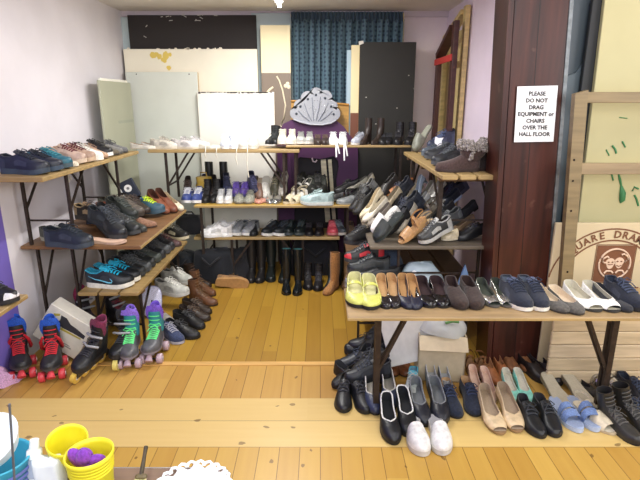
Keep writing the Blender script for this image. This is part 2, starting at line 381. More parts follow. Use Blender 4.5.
# ochre headboard
a = PY(291, 101, 5.06); b = PY(349, 106, 5.06); lo = PY(300, 126, 5.06).z
hb = M(); n = 12
pts = [(a.x, 0.4)] + [(a.x + (b.x-a.x)*k/n, a.z-.0 - .035*(k/n)**1.5) for k in range(n+1)] + [(b.x, .4)]
t = thing('headboard', 'yellow ochre curved board behind the silver crown', 'headboard', (0, 5.06, 0))
put('panel', M().prism(pts, 0, .025), mat('wood', (178, 134, 64)), t)
put('top_rail', M().tube([(x, -.004, z) for x, z in pts[1:-1]], .012), mat('wood', (176, 124, 50)), t)
# silver shell crown
c0 = PY(315, 122, 4.93); t = thing('crown_prop', 'silver glitter shell shaped crown standing on the purple throne back', 'stage prop', (c0.x, 4.935, PY(315, 125, 4.93).z))
sc_ = (PY(338, 122, 4.93).x-PY(292, 122, 4.93).x)/46
def cp(px, py): return ((px-315)*sc_, (125-py)*sc_)
lobes = [(296.5, 113.5, 5), (300.5, 106.5, 5), (308, 99.5, 5.5), (316, 95.5, 5), (325, 98.5, 5.5), (331, 106.5, 5), (333.5, 114, 5.2)]
ol = [cp(293.5, 119)]
for (x, y, r) in lobes:
    r *= 1.3; an = math.atan2(122-y, x-315)
    for k in range(-5, 6):
        a_ = an - k*-.28*-1; ol.append(cp(x+r*math.cos(a_), y-r*math.sin(a_)))
ol += [cp(336, 120), cp(331, 123), cp(322, 124.8), cp(310, 124.2), cp(300, 121.5)]
put('shell', M().prism(ol, 0, .018), mat('cotton', (158, 160, 166)), t)
gm = []
for i, (x, y, r) in enumerate(lobes):
    p = cp(x, y+.6); put('gem', M().ball((p[0], -.002, p[1]), .012, 8, None, (1, .5, 1)), mat('patent', (60, 66, 74)), t)
for i in range(6):
    x0, y0, _ = lobes[i]; x1, y1, _ = lobes[i+1]; p = cp((x0+x1)/2, (y0+y1)/2+1); q0 = cp(315+(i-2.5)*2.2, 121)
    put('ridge', M().tube([(p[0], -.002, p[1]), ((p[0]*.6+q0[0]*.4), -.005, p[1]*.5+q0[1]*.5), (q0[0], -.002, q0[1])], .004), mat('cotton', (124, 128, 138)), t)
rr = M()
for i in range(46):
    x, y = random.uniform(296, 334), random.uniform(101, 120)
    if (x-315)**2/20**2+(y-122)**2/22**2 < 1: p = cp(x, y); rr.ball((p[0], -.001, p[1]), .004, 6)
put('glitter', rr, mat('chrome', (236, 240, 246)), t)
put('base_band', M().tube([(p[0], -.004, p[1]) for p in (cp(293.5, 119.5), cp(300, 122), cp(310, 124.4), cp(322, 124.8), cp(331, 123.2), cp(336, 120.2))], .008), mat('cotton', (176, 176, 184)), t)

# flats leaning on the right wall
def frame_flat(name, label, ya, yb, xw, lean, m, za, zb, bw=.07, panel=None, rails=()):
    t = thing(name, label, 'scenery flat', (xw, (ya+yb)/2, 0), (0, lean, 0), 'flats leaning on the right wall')
    L_ = yb-ya
    for s in (-1, 1):
        zt_ = zb if s > 0 else za
        put('stile', M().bbox((-.02, s*(L_/2-bw/2)-bw/2, 0), (.02, s*(L_/2-bw/2)+bw/2, zt_), .003), m, t)
    r = M(); r.bar((0, -L_/2+bw, za-bw/2-.0), (0, L_/2-bw, zb-bw/2), .04, bw, (1, 0, 0)); put('top_rail', r, m, t)
    put('bottom_rail', M().bbox((-.02, -L_/2+bw, .02), (.02, L_/2-bw, .02+bw), .003), m, t)
    if panel: put('sheet', M().box((.021, -L_/2+.02, .05), (.027, L_/2-.02, min(za, zb)-.01)), panel, t)
    return t
frame_flat('scenery_flat', 'tall cream timber flat leaning furthest against the right wall', 4.45, 5.22, 1.215, .0, mat('wood', (216, 192, 132)), 2.40, 2.25, .08, mat('paint', (222, 200, 140)))
t = frame_flat('scenery_flat', 'dark brown framed flat with a red rail leaning on the right wall', 4.42, 5.06, 1.125, .0, mat('wood', (74, 42, 38)), 2.28, 2.09, .085)
put('red_rail', M().bbox((-.035, -.31, 1.965), (-.021, .31, 2.02), .003), mat('paint', (200, 62, 56)), t)

# ================================================================ right hand stack of scenery beside the pillar
t = thing('scenery_flat', 'dark blue grey flat standing between the pillar and the cream board', 'scenery flat', (1.53, 3.06, 0), (0, 0, 0), 'flats beside the pillar')
put('panel', M().bbox((-.16, 0, 0), (.1, .025, 2.45), .003), mat('paint', (66, 76, 84), .4), t)
put('lower_sheet', M().prism([(-.14, 0), (.075, 0), (.055, 1.95), (-.055, 1.80), (-.11, 1.78)], -.02, -.001), mat('paint', (78, 90, 98), .45), t)
a = PY(591, 100, 2.97)
t = thing('scenery_board', 'tall cream board with green paint marks behind the wooden frame', 'board', (a.x+.045, 2.965, 0), (0, -.022, 0), 'flats beside the pillar')
put('panel', M().bbox((0, 0, 0), (1.1, .03, 2.44), .003), mat('paint', (190, 182, 136)), t)
class _G:
    def tube(s, p, r, n=6): put('green_paint_mark', M().tube(p, r, n), mat('paint', (62, 128, 78)), t)
gm = _G()
def loc(px, py): p = PY(px, py, 2.965); return (p.x-a.x-.045+.022*p.z, -.0015, p.z)
gm.tube([loc(618, 173), loc(619.5, 180), loc(621, 187)], [.004, .008, .006]); gm.tube([loc(621, 187), loc(622, 194), loc(621.5, 201), loc(620, 204)], [.008, .02, .018, .003])
gm.tube([loc(612, 146), loc(615, 150), loc(616, 154)], .006); gm.tube([loc(606, 150), loc(609, 156)], .004)
gm.tube([loc(634, 196), loc(636, 200), loc(638, 207)], .006); gm.tube([loc(611, 173), loc(613, 181)], .005)
gm.tube([loc(619, 118), loc(627, 119)], .003); gm.tube([loc(622, 142), loc(625, 148)], .005); gm.tube([loc(632,192),loc(634,188),loc(638,190)],.006)
t2 = thing('scenery_board', 'darker buff board edge standing just left of the tall cream board', 'board', (a.x-.05, 3.0, 0), (0, 0, 0), 'flats beside the pillar')
put('panel', M().bbox((0, 0, 0), (.4, .03, 2.2), .003), mat('paint', (40, 42, 44)), t2)
# wooden open frame
wf = mat('wood', (134, 116, 82)); wd_ = mat('wood', (150, 130, 98))
b0 = PY(563, 300, 2.76); b1 = PY(579.5, 90, 2.76)
t = thing('open_flat', 'open timber frame of light brown posts and rails leaning beside the pillar', 'frame', (b0.x, 2.76, 0))
dx = (b1.x-b0.x)/(b1.z-b0.z); zt = b1.z
x_at = lambda z: (z-b0.z)*dx
pm = M(); hw = .033
pm.prism([(x_at(0)-hw, 0), (x_at(0)+hw, 0), (x_at(zt)+hw, zt), (x_at(zt)-hw, zt-.02)], -.03, .012)
put('post', pm, wf, t)
pm = M(); pm.prism([(x_at(0)-hw+1.05, 0), (x_at(0)+hw+1.05, 0), (x_at(zt)+hw+1.05, zt), (x_at(zt)-hw+1.05, zt)], -.03, .03)
put('post', pm, wf, t)
for ytop, ybot in ((92, 103), (163, 174)):
    za, zb = PY(610, ytop, 2.76).z, PY(610, ybot, 2.76).z
    put('rail', M().bbox((x_at(za)+hw, -.02, zb), (x_at(za)+1.05-hw, .02, za), .003), wd_ if ytop > 100 else wf, t)
for py in (181, 211, 272, 160): 
    p = PY(573 - (py-181)*.06, py, 2.728); put('bolt_hole', M().cyl((p.x-b0.x, -.0315, p.z), (p.x-b0.x, -.028, p.z), .006), mat('metal', (40, 30, 24)), t)
# drama society sign board
Yd = 2.86
p0, p1 = PY(556, 223, Yd), PY(617, 223, Yd); cx = p1.x; zt = p0.z; cz = PY(617, 287, Yd).z
k = (PY(627, 287, Yd).x-PY(607, 287, Yd).x)/20
t = thing('sign_board', 'cream sign board lettered SQUARE DRAMA around a brown masks emblem', 'sign', (cx, Yd, 0))
put('panel', M().bbox((p0.x-cx, 0, 0), (cx-p0.x, .02, zt), .003), mat('paint', (212, 194, 156)), t)
br = mat('paint', (122, 78, 50))
def arc(r, a0, a1, w_, n=40):
    rows = [[((r-w_/2)*math.cos(a), -.002, cz+(r-w_/2)*math.sin(a)), ((r+w_/2)*math.cos(a), -.002, cz+(r+w_/2)*math.sin(a))] for a in [a0+(a1-a0)*i/n for i in range(n+1)]]
    return rows
ln = M(); 
for r in (60, 48.5): ln.grid(arc(r*k, math.radians(10), math.radians(170), .009), False)
put('arc_line', ln, br, t)
RX = Matrix.Rotation(math.pi/2, 4, 'X')
def ring_text(s, ang0, step, r, size, flip=1):
    for i, chh in enumerate(s):
        if chh == ' ': continue
        an = ang0 - flip*i*step
        rot = Matrix.Rotation(-(an - math.pi/2), 4, 'Y') if flip > 0 else Matrix.Rotation(-(an + math.pi/2), 4, 'Y')
        mt = Matrix.Translation((r*math.cos(an), -.003, cz + r*math.sin(an))) @ rot @ RX
        lt = M(); text_faces(chh, size, lt, mt, .001, .0012); put('letter', lt, br, t)
ring_text('SQUARE DRAMA', math.radians(144), math.radians(8.1), 54.2*k, 10*k)
lt = M(); text_faces('DEFENSE', 9*k, lt, Matrix.Translation((14*k, -.003, cz - 3.5*k)) @ RX, .001, .0012)
put('lettering', lt, br, t)
ex0, ex1 = PY(595, 246, Yd), PY(633, 281, Yd); ex0.x = PY(595, 263, Yd).x; ex1.x = PY(633, 263, Yd).x; ecx = (ex0.x+ex1.x)/2-cx; ecz = (ex0.z+ex1.z)/2; es = (ex1.x-ex0.x)/2
em = thing; e0 = M().box((ecx-es, -.004, ecz-es), (ecx+es, -.001, ecz+es))
eb = put('emblem', e0, br, t)
fr = M()
for (u0, v0, u1, v1) in ((-1.06, -1.06, 1.06, -1.03), (-1.06, 1.03, 1.06, 1.06), (-1.06, -1.03, -1.03, 1.03), (1.03, -1.03, 1.06, 1.03)):
    fr.box((ecx+u0*es, -.003, ecz+v0*es), (ecx+u1*es, -.001, ecz+v1*es))
put('emblem_border', fr, br, eb)
crm = mat('paint', (226, 196, 168)); ci = M()
E = lambda u, v: (ecx+u*es, -.006, ecz+v*es)
ci.tube([E(.82*math.cos(a), .82*math.sin(a)) for a in [2*math.pi*i/40 for i in range(41)]], .006, 5)
put('emblem_ring', ci, crm, eb)
mk = M()
for (u, v, sg) in ((-.22, .02, -1), (.24, .06, 1)):
    pts = [(ecx+(u+.27*math.sin(a)*(1.0 if math.cos(a) > -.2 else .72))*es, ecz+(v+.3*math.cos(a))*es) for a in [2*math.pi*i/14 for i in range(14)]]
    mk.prism(pts, -.0062, -.004)
    mk2 = M()
    for s in (-1, 1): mk2.ball((ecx+(u+s*.1)*es, -.0064, ecz+(v+.08)*es), .05*es, 8, None, (1.2, .2, .8))
    mk2.tube([E(u-.13, v-.10-sg*.05+.02), E(u, v-.10-sg*.09*1+.0 if sg>0 else v-.06), E(u+.13, v-.10-sg*.05+.02)], .003, 5)
    for vv in mk2.v: pass
    put('mask_face', mk2, br, eb)
put('mask', mk, crm, eb)
class _H:
    def tube(s, p, r, n): put('mask_hand', M().tube(p, r, n), crm, eb)
hd = _H()
hd.tube([E(-.5, .05), E(-.66, .12), E(-.6, .32), E(-.42, .42), E(-.36, .34)], .006, 5)
hd.tube([E(.52, .1), E(.68, .26), E(.6, .44), E(.42, .56), E(.3, .5)], .006, 5)
hd.tube([E(-.48, -.52), E(-.36, -.38), E(-.12, -.4), E(-.02, -.5)], .006, 5); hd.tube([E(.12, -.5), E(.24, -.36), E(.46, -.36), E(.56, -.5)], .006, 5)
# slatted panel below
p0 = PY(553, 330, 2.66); t = thing('slatted_board', 'pale slatted wooden panel standing on the floor under the front table', 'panel', (p0.x, 2.66, 0))
for i in range(7):
    z = .008+i*.086; put('slat', M().bbox((0, 0, z), (1.1, .022, z+.082), .004), mat('wood', [(204, 184, 150), (198, 178, 144), (210, 190, 158)][i % 3]), t)
put('batten', M().bbox((.05, .022, 0), (.1, .05, .6), .003).bbox((1.0, .022, 0), (1.05, .05, .6), .003), wd_, t)
# notice on the pillar
nt = M(); c = [PY(517.4, 86.5, 2.885), PY(558, 85.5, 2.885), PY(553.4, 141.6, 2.885), PY(514, 142.2, 2.885)]
nt.add([p for p in c] + [p+Vector((0, .0015, 0)) for p in c], [(3, 2, 1, 0), (4, 5, 6, 7), (0, 1, 5, 4), (1, 2, 6, 5), (2, 3, 7, 6), (3, 0, 4, 7)])
ct = sum(c, Vector())/4
for i in range(len(nt.v)): nt.v[i] = tuple(Vector(nt.v[i])-ct)
t = thing('paper_notice', 'white paper notice with black capitals pinned to the dark pillar', 'notice', ct)
put('sheet', nt, mat('card', (246, 246, 246)), t)
tx = M(); ln_ = ['PLEASE', 'DO NOT', 'DRAG', 'EQUIPMENT or', "CHAIRS", 'OVER THE', 'HALL FLOOR']
hh = (c[0]-c[3]).length; ww = (c[1]-c[0]).length; up = ((c[0]+c[1])-(c[2]+c[3])).normalized(); sl = up.x/up.z
for i, s_ in enumerate(ln_):
    z = hh*(.365-i*.121); mt = Matrix.Translation((sl*z, -.0012, z)) @ Matrix(((1, 0, sl, 0), (0, 1, 0, 0), (0, 0, 1, 0), (0, 0, 0, 1))) @ RX
    tx = M(); text_faces(s_, .030, tx, mt, .0004, .0009); put('text_line', tx, mat('paint', (24, 22, 22)), t)
for i in (0,): put('hook', M().tube([(0, 0, 0), (.0, -.02, 0), (.03, -.03, .0)], .005), mat('metal', (110, 104, 98)), None) if False else None

# ================================================================ trestle tables and benches (shoe racks)
TW = mat('wood', (150, 124, 78)); TE = mat('wood', (166, 140, 92)); TD = mat('wood', (112, 86, 60)); IR = mat('metal', (70, 60, 54), .55)
def table(label, x0, x1, y0, y1, z, zf, long, m=TW, thick=.028, slats=0, name='trestle_table', inset=.16, legs=True, legw=.022, braces=1, span=None):
    """long = 'x' or 'y': direction of the long side; zf = height its feet stand at"""
    t = thing(name, label, 'table' if name != 'slatted_bench' else 'bench', ((x0+x1)/2, (y0+y1)/2, zf), (0, 0, 0), 'trestle tables and benches used as shoe racks')
    hx, hy = (x1-x0)/2, (y1-y0)/2; h = z-zf
    if slats:
        n = slats; a = hx if long == 'y' else hy; g = .012; ww_ = (2*a-(n-1)*g)/n
        for i in range(n):
            u = -a+i*(ww_+g)
            bx = ((u, -hy, h-thick), (u+ww_, hy, h)) if long == 'y' else ((-hx, u, h-thick), (hx, u+ww_, h))
            put('slat', M().bbox(*bx, .005), m, t)
        cr = M()
        for s in (-.8, 0, .8):
            if long == 'y': cr.bbox((-hx+.01, s*hy-.03, h-thick-.025), (hx-.01, s*hy+.03, h-thick), .003)
            else: cr.bbox((s*hx-.03, -hy+.01, h-thick-.025), (s*hx+.03, hy-.01, h-thick), .003)
        put('cross_batten', cr, TD, t)
    else:
        put('tabletop', M().bbox((-hx, -hy, h-thick), (hx, hy, h), .004), m, t)
        e = M()
        if long == 'x': e.bbox((-hx, -hy-.004, h-thick+.003), (hx, -hy, h-.003), .001)
        else: e.bbox((hx, -hy, h-thick+.003), (hx+.004, hy, h-.003), .001)
        put('edge_strip', e, TE, t)
    if legs:
        top = h-thick-(.025 if slats else .0)
        for s in (-1, 1):
            if long == 'y':
                yy = s*(hy-inset); xa, xb = (-(hx-.05), hx-.05) if not span else (span[0]-(x0+x1)/2, span[1]-(x0+x1)/2); px_ = hx-.05
                for q_ in (xa, xb): put('leg', M().bar((q_, yy, 0), (q_, yy, top), legw, legw*.7), IR, t)
                put('stretcher', M().bar((xa, yy, top*.35), (xb, yy, top*.35), .014, .010), IR, t)
                if braces:
                    for q_ in (xa, xb): put('brace', M().bar((q_, yy, top*.5), (q_, yy-s*.24, top), .014, .010), IR, t)
            else:
                xx = s*(hx-inset); ya, yb = (-(hy-.04), hy-.04) if not span else (span[0]-(y0+y1)/2, span[1]-(y0+y1)/2)
                for q_ in (ya, yb): put('leg', M().bar((xx, q_, 0), (xx, q_, top), legw, legw*.7, (0, 1, 0)), IR, t)
                put('stretcher', M().bar((xx, ya, top*.35), (xx, yb, top*.35), .014, .010), IR, t)
                if braces:
                    for q_ in (ya, yb): put('brace', M().bar((xx, q_, top*.35), (xx-s*.2, q_, top), .016, .010, (0, 1, 0)), IR, t)
    return t
ZL, ZM, ZT = .436, .75, 1.24
XL = -1.17
table('slatted bench along the left wall holding the dark trainers', -1.59, -1.19, 3.06, 4.32, ZL, 0, 'y', TW, .026, 3, 'slatted_bench')
table('long table at middle height along the left wall under big dark trainers', -1.92, -1.15, 3.07, 4.2, ZM, 0, 'y', mat('wood', (118, 84, 52)), .024, 0, inset=.10, span=(-1.87, -1.64))
table('narrow plank table stacked highest along the left wall', -1.91, -1.53, 2.74, 4.25, ZT, ZM, 'y', TW, .028, 0, inset=.36)
table('low bench in front of the back wall carrying white and black trainers', -1.16, .18, 4.43, 4.78, ZL, 0, 'x', TW, .026, 0, inset=.34)
table('middle table in front of the back wall under the colourful row', -1.12, .30, 4.36, 4.90, ZM, 0, 'x', mat('wood', (176, 142, 64)), .024, 0, inset=.05, span=(4.40, 4.86), braces=0)
table('top table below the white boards with the row of white shoes', -1.50, -.18, 4.40, 4.80, ZT-.006, ZM, 'x', TW, .028, 0, inset=.14)
table('plank table holding boots below the charcoal board', -.30, .80, 4.46, 4.84, ZT+.026, ZM, 'x', mat('wood', (150, 126, 88)), .02, 0, inset=.08, braces=0)
table('low bench along the right side under the black trainer stack',   .22, 1.08, 3.08, 4.3, ZL, 0, 'y', TD, .026, 5, 'slatted_bench')
table('middle grey edged table along the right side heaped with shoes', .32, 1.12, 3.06, 4.24, ZM, ZL, 'y', mat('wood', (104, 94, 80)), .022, 0, inset=.10, span=(.52, 1.05), braces=0)
table('top plank table on the right carrying the fur trimmed boots', .725, 1.15, 2.96, 4.38, ZT-.02, ZM, 'y', TE, .03, 4, inset=.22, legw=.035)
table('long front table beside the pillar with one row of pairs', .125, 1.72, 2.09, 2.46, .70, 0, 'x', mat('wood', (158, 132, 94)), .019, 0, inset=.18, legw=.03, span=(2.39, 2.43))
# small shelf on the purple wall
e = P(28, 295, .62)
t = thing('plank_shelf', 'short plank end jutting in from the left against the purple wall', 'shelf', (-1.93, 2.5, .0), (0, 0, 0))
a = P(28, 294, .60); put('plank', M().bbox((-.0, -.55, .575), (a.x+1.93, a.y-2.5, .60), .004), TE, t)
put('leg', M().bar((.05, -.4, 0), (.05, -.4, .575), .04, .03), IR, t); put('leg', M().bar((.05, -.0, 0), (.05, .0, .575), .04, .03), IR, t)

# ================================================================ shoe builders
PLAN = {
 'round': [(0,0),(.004,.22),(.015,.42),(.05,.58),(.12,.68),(.25,.68),(.4,.72),(.55,.88),(.68,1),(.78,.98),(.88,.82),(.95,.56),(.985,.32),(.996,.16),(1,0)],
 'point': [(0,0),(.004,.2),(.015,.38),(.05,.53),(.12,.62),(.25,.6),(.4,.66),(.55,.86),(.67,1),(.77,.92),(.87,.64),(.94,.38),(.985,.18),(.996,.09),(1,0)],
 'square': [(0,0),(.004,.22),(.015,.42),(.05,.58),(.12,.68),(.25,.68),(.4,.74),(.55,.9),(.68,1),(.78,1),(.88,.9),(.95,.72),(.985,.5),(.996,.28),(1,0)]}
# top line: (t, height above the footbed in metres at L=.27, opening as a share of the half width)
TOPS = {
 'trainer': [(0,.066,.9),(.05,.068,.84),(.15,.056,.8),(.28,.056,.72),(.38,.07,.5),(.43,.082,.2),(.46,.084,0),(.55,.076,0),(.7,.058,0),(.85,.044,0),(.95,.034,0),(1,.014,0)],
 'hightop': [(0,.10,.9),(.05,.11,.85),(.15,.10,.8),(.3,.11,.7),(.38,.11,.4),(.42,.10,0),(.55,.08,0),(.7,.06,0),(.85,.047,0),(.95,.036,0),(1,.016,0)],
 'lace_up': [(0,.060,.9),(.05,.06,.84),(.15,.05,.8),(.3,.052,.72),(.38,.064,.45),(.42,.07,.15),(.44,.071,0),(.55,.064,0),(.7,.048,0),(.85,.036,0),(.95,.028,0),(1,.012,0)],
 'loafer': [(0,.056,.9),(.05,.055,.86),(.15,.046,.84),(.35,.044,.78),(.46,.052,.5),(.5,.056,.15),(.52,.056,0),(.6,.052,0),(.72,.042,0),(.85,.034,0),(.95,.026,0),(1,.01,0)],
 'flat': [(0,.05,.92),(.06,.046,.9),(.2,.036,.88),(.45,.03,.86),(.6,.027,.74),(.66,.028,.4),(.69,.029,.12),(.71,.03,0),(.8,.029,0),(.9,.025,0),(.96,.019,0),(1,.006,0)],
 'deep': [(0,.062,.92),(.06,.058,.9),(.2,.048,.88),(.45,.042,.84),(.56,.04,.7),(.62,.043,.4),(.66,.047,.12),(.68,.048,0),(.78,.045,0),(.88,.038,0),(.95,.028,0),(1,.012,0)],
 'boot': [(0,.10,.88),(.1,.10,.84),(.3,.10,.75),(.38,.094,.4),(.42,.086,0),(.55,.068,0),(.7,.053,0),(.85,.042,0),(.95,.034,0),(1,.014,0)],
 'mule': [(.48,.072,0),(.5,.070,0),(.62,.062,0),(.75,.054,0),(.87,.042,0),(.95,.032,0),(1,.012,0)],
 'band1': [(.50,.066,0),(.62,.058,0)], 'band2': [(.66,.056,0),(.80,.042,0)], 'band3': [(.3,.072,0),(.37,.07,0)], 'vamp': [(.55,.062,0),(.68,.054,0),(.8,.044,0),(.88,.036,0)],
}
# kind: L, W, plan, top, sole thickness, heel height, heel kind, toe spring, extras
K = {
 'trainer': dict(L=.285,W=.104,plan='round',top='trainer',ts=.026,hh=0,sp=.014,lace=(.46,.70,5),tongue=1,collar=1,over=1.07,toecap=1),
 'canvas':  dict(collar=1,L=.27,W=.098,plan='round',top='trainer',ts=.02,hh=0,sp=.005,lace=(.46,.70,5),tongue=1,over=1.05,toecap=1),
 'hightop': dict(L=.285,W=.104,plan='round',top='hightop',ts=.026,hh=0,sp=.012,lace=(.42,.70,6),tongue=1,over=1.06,toecap=1),
 'lace_up': dict(L=.28,W=.100,plan='round',top='lace_up',ts=.01,hh=.018,heel='block',sp=.006,lace=(.43,.58,3),tongue=1,over=1.04),
 'loafer':  dict(L=.27,W=.096,plan='round',top='loafer',ts=.009,hh=.014,heel='block',sp=.006,over=1.04,strap=(.53,.60)),
 'slipon':  dict(collar=1,L=.27,W=.098,plan='round',top='loafer',ts=.016,hh=0,sp=.006,over=1.04),
 'slipflat': dict(L=.285,W=.100,plan='round',top='deep',ts=.012,hh=.004,heel='block',sp=.004,over=1.02,collar=.68),
 'flat':    dict(L=.245,W=.084,plan='round',top='flat',ts=.007,hh=.006,heel='block',sp=.004,over=1.0,bow=0),
 'court':   dict(L=.24,W=.082,plan='point',top='flat',ts=.006,hh=.045,heel='slim',sp=.0,over=.98),
 'block_court': dict(L=.245,W=.086,plan='round',top='flat',ts=.007,hh=.035,heel='block',sp=.0,over=.99),
 'mary_jane': dict(L=.245,W=.088,plan='round',top='flat',ts=.016,hh=.018,heel='block',sp=.004,over=1.02,bands=[((.36,.05),(.44,.05))],holes=1),
 'clog':    dict(L=.265,W=.105,plan='round',top='mule',ts=.024,hh=.018,heel='wedge',sp=.006,over=1.03),
 'slipper': dict(L=.265,W=.098,plan='round',top='mule',ts=.012,hh=0,sp=.002,over=1.03),
 'slide':   dict(L=.265,W=.098,plan='round',top=None,ts=.022,hh=0,sp=.004,over=1.0,bands=['band1','band2']),
 'sandal':  dict(L=.25,W=.088,plan='round',top=None,ts=.01,hh=.02,heel='block',sp=.002,over=1.0,bands=['vamp','band3'],heelstrap=1),
 'peep':    dict(L=.255,W=.088,plan='round',top='flat',ts=.009,hh=.012,heel='block',sp=.004,over=1.02,t1=.93),
 'wedge_sandal': dict(L=.245,W=.086,plan='round',top=None,ts=.014,hh=.05,heel='wedge',sp=.0,over=1.0,bands=['vamp','band3'],heelstrap=1),
 'ankle_boot': dict(L=.28,W=.098,plan='round',top='boot',ts=.012,hh=.02,heel='block',sp=.006,over=1.05,shaft=(.17,.165,.40),lace=(.42,.62,4)),
 'heel_boot': dict(L=.265,W=.09,plan='point',top='boot',ts=.008,hh=.05,heel='block',sp=.0,over=1.0,shaft=(.22,.15,.42)),
 'tall_boot': dict(L=.28,W=.098,plan='round',top='boot',ts=.014,hh=.022,heel='block',sp=.006,over=1.04,shaft=(.38,.2,.5)),
 'fur_boot': dict(L=.285,W=.112,plan='round',top='boot',ts=.018,hh=0,sp=.006,over=1.06,shaft=(.155,.28,.56),fur=1),
 'insole': dict(L=.27,W=.094,plan='round',top=None,ts=.012,hh=.006,sp=.01,over=1.0),
 'skate_boot': dict(L=.28,W=.104,plan='round',top='boot',ts=.012,hh=.012,heel='wedge',sp=.004,over=1.03,shaft=(.185,.165,.40),lace=(.36,.66,7)),
}
def sm(a, b, x): x = min(1, max(0, (x-a)/(b-a))); return x*x*(3-2*x)
def interp(tab, t, j): return float(np.interp(t, [r[0] for r in tab], [r[j] for r in tab]))
class Last:
    def __init__(s, k, side):
        s.k = k; s.side = side; s.L = k['L']; s.W = k['W']; s.sc = k['L']/.27
    def hw(s, t): return interp(PLAN[s.k['plan']], t, 1)*s.W/2
    def cx(s, t): return s.side*s.W*.09*math.sin(math.pi*min(1, max(0, t)))*(1-.5*t) - s.side*s.W*.06*t*t
    def b(s, t):
        k = s.k; z = k['ts'] + k['hh']*(1-sm(.10, .62, t)) + k['sp']*max(0, (t-.7)/.3)**2
        if not k.get('heel'): z += .006*(1-sm(0, .6, t))
        return z
    def bot(s, t):
        if s.k.get('heel') in ('block', 'slim'): return s.b(t)-s.k['ts']
        return s.k['sp']*max(0, (t-.7)/.3)**2*1.0
    def upper_rows(s, tab, sgn, inset=0., t0=None, t1=None, n=8):
        t0 = tab[0][0] if t0 is None else t0; t1 = tab[-1][0] if t1 is None else t1
        base = [0,.004,.015,.03,.06,.1,.15,.22,.3,.36,.4,.43,.46,.5,.55,.6,.65,.7,.75,.8,.85,.9,.94,.97,.985,.996,1]
        ts = sorted(set([t for t in base + [r[0] for r in tab] if t0 <= t <= t1] + [t0, t1])); rows = []
        for t in ts:
            w_ = max(0, s.hw(t)-inset); Hh = interp(tab, t, 1)*s.sc; o = interp(tab, t, 2)*w_; b = s.b(t); row = []
            for i in range(n+1):
                th = math.pi/2*i/n; x = o + (w_-o)*max(0, math.cos(th))**.8; z = b + Hh*math.sin(th)**.85
                row.append((s.cx(t)+sgn*x, t*s.L, z))
            rows.append(row)
        return ts, rows
    def surf(s, t, x, tab):           # height of the closed upper over x
        w_ = s.hw(t); Hh = interp(tab, t, 1)*s.sc; u = min(.98, abs(x)/w_)
        th = math.acos(min(1, u**(1/.8))); return s.b(t) + Hh*math.sin(th)**.85
def outline(l, t, sgn, f): return l.cx(t) + sgn*l.hw(t)*f
CACHE = {}
